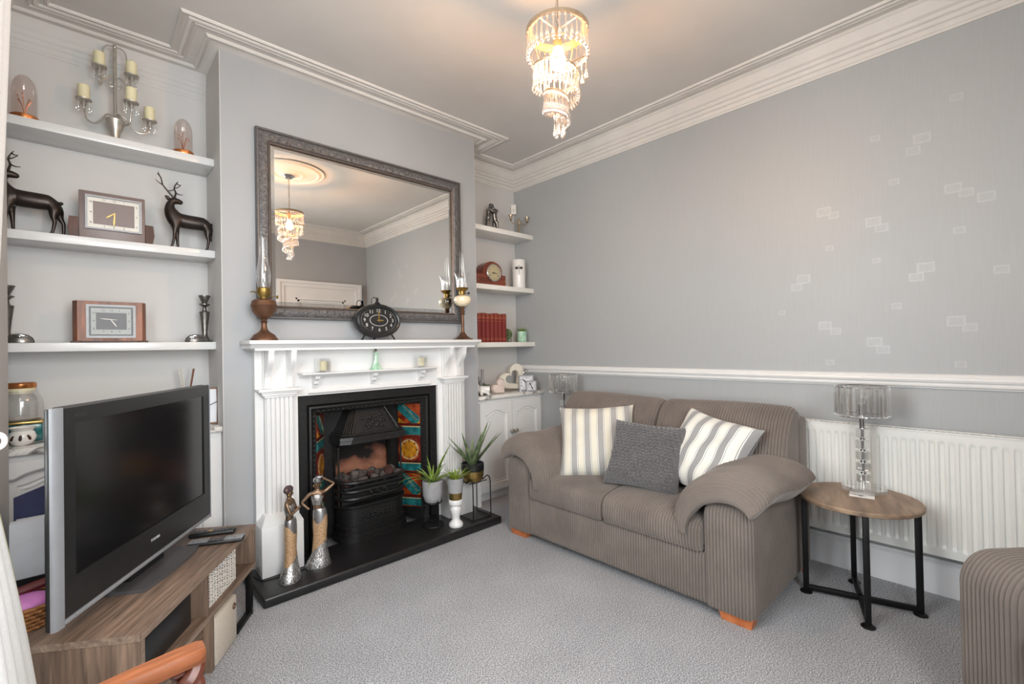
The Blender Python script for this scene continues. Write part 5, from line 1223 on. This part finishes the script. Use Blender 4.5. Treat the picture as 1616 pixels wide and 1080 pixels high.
def carriage(lab, x, y, w_, h_, rz, ringtop, times):
    t = thing('desk_clock', lab, 'clock', (x, y, ML), rz, 'silver desk clocks on the right cabinet'); e = w_/2
    cs_ = MB(); cs_.rbox(-e, -.012, .004, e, .016, h_, .003)
    part(t, 'case', cs_, 'steel'); bz = MB(); rect_ring(bz, -e, e, .004, h_, .010, -.018, -.012); part(t, 'bezel', bz, 'bezel', 'silver bezel')
    part(t, 'dial', MB().box(-e+.01, -.0135, .014, e-.01, -.012, h_-.01), 'paperwhite')
    nm = MB(); numerals(nm, 0, h_/2+.002, e-.020, h_/2-.024, .019*w_/.11+.002, -.014); part(t, 'numerals', nm, 'ink')
    hn = MB(); [hand(hn, ((0, h_/2), (a*w_, h_/2+b*w_)), .0028, -.0155-.001*i) for i, (a, b) in enumerate(times)]; part(t, 'hands', hn, 'black')
    part(t, 'foot', MB().box(-e+.006, -.01, 0, -e+.02, .012, .004), 'steel'); part(t, 'foot', MB().box(e-.02, -.01, 0, e-.006, .012, .004), 'steel')
    if ringtop: part(t, 'crown', MB().cyl((0, 0, h_), .007, .012, 14).tube([(.022*cos(a), 0, h_+.03+.016*sin(a)) for a in [2*pi*k/24 for k in range(24)]], .0032, 6, closed=True), 'chrome')
carriage('taller square silver clock with a ring crown on the right cabinet', 2.272, .09, .125, .135, radians(-38), True, ((-.26, .30), (-.1, .18)))
carriage('smaller square silver clock in front of the ring topped one', 2.277, .036, .088, .088, radians(-38), False, ((-.18, .34), (.18, -.34)))

# ================================================================== HEARTH PLANTS
HZ = .0502
pd = solo('white_pedestal', 'white turned wooden candle pedestal on the hearth under a pot', 'pedestal', MB().lathe([(.043, 0), (.046, .006), (.046, .016), (.04, .026), (.026, .042), (.024, .055), (.03, .08), (.037, .105), (.036, .12), (.028, .132), (.034, .138), (.043, .143), (.045, .15), (.045, .168), (.041, .174), (.001, .174)], 36), 'white', (1.232, -.293, HZ))
pm_ = thing('potted_plant', 'bright spiky plant in a grey and gold pot standing on the white pedestal', 'plant', (1.232, -.293, HZ+.1742))
part(pm_, 'pot', MB().lathe([(.040, 0), (.041, .003), (.0445, .05)], 32, cap=True), 'gold', 'gold dipped lower pot'); part(pm_, 'pot_rim', MB().lathe([(.0448, .045), (.054, .135), (.055, .138), (.052, .138), (.050, .125), (.001, .122)], 32, cap=False), 'concrete', 'grey upper pot')
part(pm_, 'soil', MB().lathe([(.049, .118), (.001, .126)], 24, cap=False), 'leather', 'pale pebbles')
plant(pm_, .122, .03, 34, .175, .014, 'leaf3', (.5, .98), 21, .3)
p1 = thing('potted_plant', 'green arching plant in a grey pot on a black stand left of the pedestal', 'plant', (1.135, -.175, HZ))
part(p1, 'pot', MB().lathe([(.045, .155), (.052, .162), (.064, .20), (.068, .29), (.065, .294), (.06, .28), (.001, .275)], 36), 'concrete', 'plain grey pot')
part(p1, 'soil', MB().lathe([(.06, .268), (.001, .278)], 24, cap=False), 'soil')
plant(p1, .275, .03, 30, .31, .024, 'leaf2', (.45, .98), 5, .42)
st = MB()
for k in range(3):
    a = k*2*pi/3+.5; st.tube(spline([(.066*cos(a), .066*sin(a), .004), (.066*cos(a), .066*sin(a), .12), (.062*cos(a), .062*sin(a), .17)], 4), .004, 6)
st.tube([(.056*cos(2*pi*k/32), .056*sin(2*pi*k/32), .152) for k in range(32)], .004, 6, closed=True).tube([(.066*cos(2*pi*k/32), .066*sin(2*pi*k/32), .006) for k in range(32)], .004, 6, closed=True)
for k in range(3): a = k*2*pi/3+.5; st.tube([(0, 0, .152), (.06*cos(a), .06*sin(a), .152)], .0035, 6)
solo('plant_stand', 'short black metal stand under the plain grey pot', 'stand', st, 'blackmetal', (1.135, -.175, HZ))
p2 = thing('potted_plant', 'aloe plant in a black and gold banded pot on the tall wire stand', 'plant', (1.408, -.25, HZ))
part(p2, 'pot', MB().lathe([(.05, .245), (.06, .25), (.074, .28), (.077, .325)], 36, cap=True), 'gold', 'gold faceted lower pot', smooth=12); part(p2, 'pot_rim', MB().lathe([(.0775, .32), (.078, .365), (.074, .368), (.07, .352), (.001, .35)], 36, cap=False), 'blackplastic', 'black pot rim'); part(p2, 'soil', MB().lathe([(.071, .345), (.001, .355)], 24, cap=False), 'soil')
plant(p2, .35, .035, 14, .33, .052, 'leaf', (.72, .98), 14, .08, 'aloe_leaf')
ws = MB()
for sx in (-1, 1):
    ws.tube(spline([(sx*.075, -.075, .004), (sx*.075, -.075, .16), (sx*.075, -.07, .255), (sx*.075, -.04, .272), (sx*.075, 0, .24)], 5), .0038, 6).tube(spline([(sx*.075, .075, .004), (sx*.075, .075, .16), (sx*.075, .07, .255), (sx*.075, .04, .272), (sx*.075, 0, .24)], 5), .0038, 6)
    ws.tube([(sx*.075, -.075, .006), (sx*.075, .075, .006)], .0038, 6)
for y in (-.035, 0, .035): ws.tube([(-.075, y, .24), (.075, y, .24)], .0035, 6)
ws.tube([(-.075, -.075, .006), (.075, -.075, .006)], .0038, 6)
solo('plant_stand', 'tall black wire stand at the right end of the hearth', 'stand', ws, 'blackmetal', (1.425, -.25, HZ), .0)
solo('power_cable', 'thin black cable lying on the hearth beside the left plinth', 'cable', MB().tube(spline([(.095, -.07, .053), (.12, -.175, .053), (.16, -.192, .053), (.26, -.20, .053), (.34, -.19, .053), (.38, -.10, .053)], 6), .0025, 6), 'blackplastic')

# ================================================================== CHANDELIER
ch = thing('chandelier', 'spiral glass drop chandelier glowing over the room', 'chandelier', (CX, CY, 2.0))
Z0 = 2.0; TZ = 2.42-Z0
cR, cT = .108, TZ
part(ch, 'ceiling_cup', MB().lathe([(.001, .735), (.03, .73), (.05, .75), (.052, H-Z0-.041)], 28, cap=False), 'chrome')
lk = None
for k in range(12):
    if lk is None: lk = MB().tube([(.007*cos(a), 0, .014*sin(a)) for a in [2*pi*j/14 for j in range(14)]], .0016, 5, closed=True).mesh('chain_link', Ms('nickel'))
    o = part(ch, 'chain_link', lk, None); o.location = (0, 0, TZ+.028+k*.0245); o.rotation_euler = (0, 0, pi/2*(k % 2))
part(ch, 'flex', MB().tube([(.003, 0, TZ-.03), (.004, .002, TZ+.15), (.002, 0, .74)], .0016, 5), 'silverplastic')
part(ch, 'top_ring', MB().lathe([(.118, -.008), (.121, -.006), (.121, .008), (.118, .010), (.095, .012), (.095, .009), (.115, .006), (.116, -.008)], 56, (0, 0, TZ), cap=False), 'nickel')
part(ch, 'top_spider', MB().tube([(-.11, 0, TZ+.008), (.11, 0, TZ+.008)], .003, 6).tube([(0, -.11, TZ+.008), (0, .11, TZ+.008)], .003, 6), 'nickel')
part(ch, 'lamp_holder', MB().cyl((0, 0, TZ-.065), .017, .072, 18), 'nickel')
part(ch, 'bulb', MB().lathe([(.013, TZ-.065), (.016, TZ-.075), (.029, TZ-.105), (.03, TZ-.12), (.02, TZ-.142), (.001, TZ-.149)], 22, cap=False), 'bulb', 'glowing warm light bulb')
drop = MB().lathe([(.001, 0), (.005, -.003), (.0055, -.007), (.0032, -.012), (.0026, -.03), (.003, -.05), (.0058, -.066), (.0088, -.078), (.0088, -.085), (.005, -.093), (.001, -.095)], 10, cap=False).mesh('crystal_drop', Ms('drop'), 60)
def hang(x, y, z, s_=1):
    o = part(ch, 'crystal_drop', drop, None); o.location = (x, y, z); o.scale = (s_, s_, s_)
for k in range(32): a = 2*pi*k/32; hang(.117*cos(a), .117*sin(a), TZ-.008)
sp_ = []; TU = 2.3
for k in range(121):
    t = k/120; a = -.6+2*pi*TU*t; r = .113-.088*t; sp_.append((r*cos(a), r*sin(a), TZ-.085-.225*t))
part(ch, 'spiral_bar', MB().tube(sp_, .0032, 6), 'nickel')
for k in range(76):
    t = (k/76)**.9; a = -.6+2*pi*TU*t; r = .113-.088*t; hang(r*cos(a), r*sin(a), TZ-.088-.225*t, .95)
for k in range(5): a = 2*pi*k/5; hang(.018*cos(a), .018*sin(a), .092, .9)
for k, (t0, t1) in enumerate(((.0, .35), (.2, .55), (.45, .8))):
    i, j = int(120*t0), int(120*t1); part(ch, 'cross_rod', MB().tube([sp_[i], sp_[j]], .0026, 6), 'nickel')
for sx in (0, 1, 2):
    a = 2*pi*sx/3; part(ch, 'hanger_rod', MB().tube([(.1*cos(a), .1*sin(a), TZ), (.02*cos(a+.4), .02*sin(a+.4), .1)], .0022, 6), 'nickel')
# ================================================================== TELEVISION CORNER
ts = thing('tv_stand', 'low grey oak television stand with open bays, set at an angle', 'tv stand', (-.419, -1.05, 0), radians(56.2))
L_, D_ = .846, .40
part(ts, 'top_board', MB().rbox(0, 0, .378, L_, D_, .40, .002), 'oak'); part(ts, 'middle_board', MB().rbox(.018, .002, .206, L_, D_, .226, .002), 'oak')
part(ts, 'end_panel', MB().rbox(0, .0, 0, .018, D_, .378, .002), 'oakside'); part(ts, 'end_panel', MB().rbox(L_-.018, 0, .226, L_, D_, .378, .002), 'oakside')
part(ts, 'divider', MB().rbox(.392, .004, .226, .410, D_-.02, .378, .002), 'oakside'); part(ts, 'lower_divider', MB().rbox(.425, .004, .0, .447, D_, .206, .002), 'oakside')
part(ts, 'back_board', MB().box(.018, D_-.012, .0, L_-.018, D_-.004, .378), 'oak')
for z0, z1 in ((.02, .108), (.116, .20)): part(ts, 'drawer', MB().rbox(.022, .03, z0, .422, .05, z1, .002), 'oak', 'recessed drawer front')
part(ts, 'bottom_board', MB().box(.018, .03, .004, .425, D_-.012, .018), 'oak')
part(ts, 'edge_band', MB().box(.002, -.0012, .379, L_-.002, -.0001, .399).box(-.0012, .002, .379, -.0001, D_-.002, .399), 'oakedge', 'paler edge banding'); part(ts, 'edge_band', MB().box(0.02, .0006, .207, L_-.002, .0018, .225), 'oakedge', 'paler edge banding'); part(ts, 'edge_band', MB().box(.001, -.0012, .002, .017, -.0001, .378), 'oakedge', 'paler edge banding')
for y in (.006, D_-.06): part(ts, 'metal_leg', MB().rbox(.803, y, 0, .828, y+.025, .206, .003).rbox(.66, y, 0, .803, y+.025, .022, .003), 'blackmetal', 'black metal sled leg')
def local_to_world(t, x, y, z): return base_mat(t) @ Vector((x, y, z))
sb_ = local_to_world(ts, .20, .16, .2262)
solo('set_top_box', 'matt black box inside the left bay of the television stand', 'set top box', MB().rbox(-.16, -.12, 0, .16, .12, .11, .006), 'blackplastic', sb_, radians(56.2))
wb = thing('wicker_basket', 'white open weave basket in the right bay of the television stand', 'basket', local_to_world(ts, .555, .14, .2262), radians(56.2))
bw_, bd_, bh_ = .13, .115, .135
st = MB()
def perim(t, off=0, e=0):
    P = [(-bw_, -bd_), (bw_, -bd_), (bw_, bd_), (-bw_, bd_)]; s_ = (t % 1)*4; i = int(s_) % 4; f_ = s_-int(s_); a, b = P[i], P[(i+1) % 4]
    nx_, ny_ = (b[1]-a[1]), -(b[0]-a[0]); l_ = sqrt(nx_**2+ny_**2); return (a[0]+(b[0]-a[0])*f_+nx_/l_*off, a[1]+(b[1]-a[1])*f_+ny_/l_*off)
for r in range(11):
    z = .008+r*.0125; pts = []
    for k in range(160):
        o_ = .0035*(1 if (k//2+r) % 2 else -1); x, y = perim(k/160, o_); pts.append((x, y, z+.0015*sin(k)))
    st.tube(pts, .0030, 5, closed=True)
part(wb, 'weave', st, 'wicker', 'open woven strands', kind='stuff')
sk_ = MB()
for k in range(48): x, y = perim(k/48); sk_.tube([(x, y, 0), (x, y, .137)], .0026, 5)
part(wb, 'stakes', sk_, 'wicker', kind='stuff'); part(wb, 'rim', MB().tube([perim(k/40)+(.14,) for k in range(40)], .005, 6, closed=True), 'wicker'); part(wb, 'base', MB().box(-bw_, -bd_, 0, bw_, bd_, .006), 'wicker')
part(wb, 'liner', MB().box(-bw_+.008, -bd_+.008, .006, bw_-.008, bd_-.008, .118), 'black')
fbx = thing('storage_box', 'cream fabric storage box under the television stand', 'box', local_to_world(ts, .548, .13, 0), radians(56.2))
part(fbx, 'body', MB().rbox(-.095, -.13, 0, .095, .13, .188, .012), 'leather'); part(fbx, 'eyelet', MB().tube([(.06+.010*cos(a), -.131, .15+.010*sin(a)) for a in [2*pi*k/18 for k in range(18)]], .003, 6, closed=True), 'copper')
tv = thing('television', 'large black flat screen television with silver side pillar on a low stand', 'television', (-.315, -.567, .4002), radians(56.4))
x0, x1, z0, z1 = -.515, .368, .062, .652
part(tv, 'cabinet', MB().loft([[(x0+.03, 0, z0), (x1-.012, 0, z0), (x1-.012, 0, z1), (x0+.03, 0, z1)], [(x0+.05, .03, z0-.003), (x1-.012, .03, z0-.003), (x1-.012, .03, z1+.003), (x0+.05, .03, z1+.003)], [(x0+.16, .105, z0+.05), (x1-.07, .105, z0+.05), (x1-.07, .105, z1-.05), (x0+.16, .105, z1-.05)]]), 'blackplastic')
fz = MB(); sx0, sx1, sz0, sz1 = -.437, .308, .175, .607
fz.box(x0+.03, -.006, z0+.012, sx0, 0, z1).box(sx1, -.006, z0+.012, x1-.012, 0, z1).box(sx0, -.006, z0+.012, sx1, 0, sz0).box(sx0, -.006, sz1, sx1, 0, z1)
part(tv, 'bezel', fz, 'blackplastic'); part(tv, 'screen', MB().box(sx0, -.0015, sz0, sx1, -.0005, sz1), 'screen', 'dark glossy screen')
for (a, b, sg) in ((x0, x0+.03, 1), (x1, x1-.012, -1)):
    part(tv, 'side_pillar', MB().loft([[(a, .004, z), (a+sg*.001, -.002, z), (a+sg*.008, -.008, z), (b, -.010, z), (b, .004, z)] for z in (z0-.006, z1+.004)]), 'silverplastic', 'silver side pillar')
part(tv, 'side_shell', MB().rbox(x0+.001, .0042, z0-.004, x0+.06, .017, z1+.002, .003), 'blackplastic'); part(tv, 'lower_strip', MB().rbox(x0+.03, -.012, z0-.002, x1-.012, 0, z0+.010, .003), 'silverplastic', 'thin silver strip')
part(tv, 'neck', MB().box(-.14, .03, .012, .06, .075, z0+.02), 'blackplastic')
fo_ = [(-.19, .11), (-.21, .06), (-.205, -.05)]+[(-.205+.40*k/10, -.05-.018*sin(pi*k/10)) for k in range(1, 9)]+[(.155, -.05), (.16, .06), (.14, .11)]
part(tv, 'foot', MB().prism(fo_, 0, .012, 'xy'), 'darkdial', 'wide dark grey foot', smooth=20)
lt = MB(); add_txt(lt, 'TOSHIBA', .0135, T((-.06, -.0065, .128))); part(tv, 'lettering', lt, 'text', 'pale maker lettering')
lt = MB(); add_txt(lt, 'REGZA', .0145, T((-.415, -.0065, .628))); part(tv, 'lettering', lt, 'dimtext', 'dim corner lettering')
def remote(lab, x, y, L, wd, rz, mats, btn, th=.018):
    t = thing('remote_control', lab, 'remote', (x, y, .4003), rz, 'remote controls')
    part(t, 'body', MB().rbox(-L/2, -wd/2, 0, L/2, wd/2, th, .007, 3), mats); b = MB(); rn = random.Random(int(L*1e4))
    for i in range(11):
        for j in range(3):
            if rn.random() < .85: b.rbox(-L/2+.016+i*(L-.04)/11, -wd/2+.008+j*(wd-.014)/3, th, -L/2+.024+i*(L-.04)/11, -wd/2+.015+j*(wd-.014)/3, th+.0018, .001, 1)
    part(t, 'buttons', b, btn, kind='stuff'); return t
r_ = remote('black remote control with yellow button behind the silver one', -.118, -.352, .175, .048, radians(-25), 'blackplastic', 'darkdial')
part(r_, 'button', MB().rbox(-.02, -.008, .018, 0, .008, .0205, .002), 'gold', 'yellow button')
r_ = remote('silver topped remote control lying in front of the black one', -.124, -.468, .205, .052, radians(-26), 'blackplastic', 'darkdial', .016)
part(r_, 'face_plate', MB().rbox(-.10, -.024, .016, -.03, .024, .0175, .001).rbox(.03, -.024, .016, .10, .024, .0175, .001), 'silverplastic', 'silver plates')
bb = thing('wicker_basket', 'brown woven basket holding pink things behind the television', 'basket', (-.665, -.735, .4003))
wv = MB()
for r in range(6): wv.tube([((.07+.003*r+.003*(-1)**(k+r))*cos(2*pi*k/44), (.07+.003*r+.003*(-1)**(k+r))*sin(2*pi*k/44), .007+r*.012) for k in range(44)], .0055, 5, closed=True)
part(bb, 'weave', wv, 'wickerbrown', kind='stuff'); part(bb, 'base', MB().cyl((0, 0, 0), .066, .006, 28), 'wickerbrown')
part(bb, 'contents', MB().ell((0, 0, .06), .062, .055, .026), 'pink', 'round pink lid'); part(bb, 'contents', MB().tube([(-.05, .02, .085), (.05, .035, .10)], .014, 8), 'redside', 'dark red roll')
cr = thing('magazine_crate', 'dark crate of papers standing on the floor behind the television', 'crate', (-.70, -.20, 0))
part(cr, 'box', MB().box(-.038, -.13, 0, .09, .13, .012).box(-.038, -.13, .012, -.03, .13, .40).box(.082, -.13, .012, .09, .13, .40).box(-.03, -.13, .012, .082, -.122, .40).box(-.03, .122, .012, .082, .13, .40), 'blackplastic')
part(cr, 'papers', MB().box(-.028, -.118, .014, .06, -.075, .60).box(-.02, -.07, .014, .075, .03, .58), 'paperwhite', 'sheaf of white papers'); part(cr, 'folder', MB().prism([(-.028, .35), (.08, .35), (.08, .70), (-.028, .66)], .035, .045, 'xz'), 'navy', 'navy folder'); part(cr, 'folder', MB().box(.0, .05, .2, .08, .058, .645), 'blue', 'light blue folder')
solo('power_cable', 'grey cable sagging across the left cabinet door', 'cable', MB().tube(spline([(-.77, .02, .70), (-.74, .018, .695), (-.70, .018, .715), (-.62, .018, .73), (-.5, .018, .72)], 6), .005, 6), 'concrete')

# ================================================================== CURTAIN AND CHAIR
cu = thing('curtain', 'white curtain tied back at the window on the left edge', 'curtain', (-.72, -1.15, 0))
def cfn(u, v):
    z = .015+2.44*v; yy = -1.34+.36*u
    k = (z-.97)/1.4 if z > .97 else (.97-z)/.95
    k = min(1, k); xf = -.714+.052*k**.75 if z > .97 else -.714+.118*k**.9
    yc_ = -1.10; pull = .35+.65*min(1, abs(z-.97)/.5)
    y = yc_+(yy-yc_)*pull
    x = xf+.010*sin(u*22)*pull*(1-.6*u)-.012*(1-u)
    return (x, y, z)
cm = MB().grid(cfn, 120, 60); part(cu, 'fabric', cm, 'cloth', world=True, smooth=80)
part(cu, 'lining_edge', MB().tube([tuple(Vector(cfn(1, k/40))+Vector((0.0, .001, 0))) for k in range(41)], .0016, 6), 'curtainedge', 'yellowish hem edge', world=True)
part(cu, 'pole', MB().tube([(-.72, -2.35, 2.48), (-.72, -.80, 2.48)], .012, 10).ell((-.72, -.79, 2.48), .02, .02, .02), 'steel', world=True)
part(cu, 'pole_bracket', MB().tube([(XL, -.9, 2.48), (-.72, -.9, 2.48)], .007, 8), 'steel', world=True)
part(cu, 'tie_band', MB().tube([(-.728+.03*cos(a), -1.10+.075*sin(a), .97+.01*cos(a)) for a in [2*pi*k/24 for k in range(24)]], .012, 8, closed=True), 'cloth', world=True)
part(cu, 'hold_back', MB().tube([(-.697+.015*cos(a), -1.0+.004*sin(a), .985+.018*sin(a)) for a in [2*pi*k/24 for k in range(24)]], .006, 8, closed=True).tube([(XL, -.97, .985), (-.71, -.995, .985)], .006, 8), 'white', 'white ring holdback', world=True)
co_ = thing('carver_chair', 'orange oak carver chair with barley twist arm post in the bottom left corner', 'chair', (-.60, -1.97, 0))
part(co_, 'seat', MB().rbox(-.19, -.23, .43, .215, .23, .465, .012, 3), 'chairwood')
def twist(mb, x, y, z0, z1, r):
    n = 60
    for ph in (0, pi):
        mb.tube([(x+r*.55*cos(ph+2*pi*k/n*(z1-z0)/.085), y+r*.55*sin(ph+2*pi*k/n*(z1-z0)/.085), z0+(z1-z0)*k/n) for k in range(n+1)], r*.62, 8)
    return mb
for s_ in (-1, 1):
    y = s_*.225
    part(co_, 'arm_rail', MB().loft([[(x, y+dy+.055*s_*0+yo, z+dz) for dy, dz in ((-wd, -.012), (wd, -.012), (wd*1.05, 0), (wd*.9, .012), (-wd*.9, .012), (-wd*1.05, 0))] for x, z, wd, yo in ((-.19, .640, .015, -.05*s_), (-.10, .646, .016, -.035*s_), (0, .650, .018, -.016*s_), (.10, .653, .020, -.002*s_), (.18, .655, .021, .006*s_), (.212, .655, .021, .008*s_), (.222, .654, .016, .008*s_))]), 'chairwood', smooth=50)
    part(co_, 'arm_post', twist(MB(), .195, y+.004*s_, .47, .642, .024), 'twistwood', 'dark barley twist post')
    part(co_, 'front_leg', twist(MB().rbox(.17, y-.022, .38, .215, y+.022, .43, .003).rbox(.17, y-.022, 0, .215, y+.022, .09, .003), .1925, y, .09, .38, .022), 'twistwood')
    part(co_, 'back_leg', MB().prism([(-.165, 0), (-.13, 0), (-.155, .45), (-.19, 1.0), (-.215, 1.0), (-.19, .45)], y-.02, y+.02, 'xz'), 'chairwood')
for z in (.62, .75, .92): part(co_, 'ladder_rail', MB().rbox(-.205, -.21, z, -.185, .21, z+.06, .004), 'chairwood')
for y in (-.22, .22): part(co_, 'stretcher', MB().rbox(-.16, y-.01, .16, .19, y+.01, .185, .003), 'chairwood')
part(co_, 'stretcher', MB().rbox(.0, -.22, .162, .022, .22, .183, .003), 'chairwood')
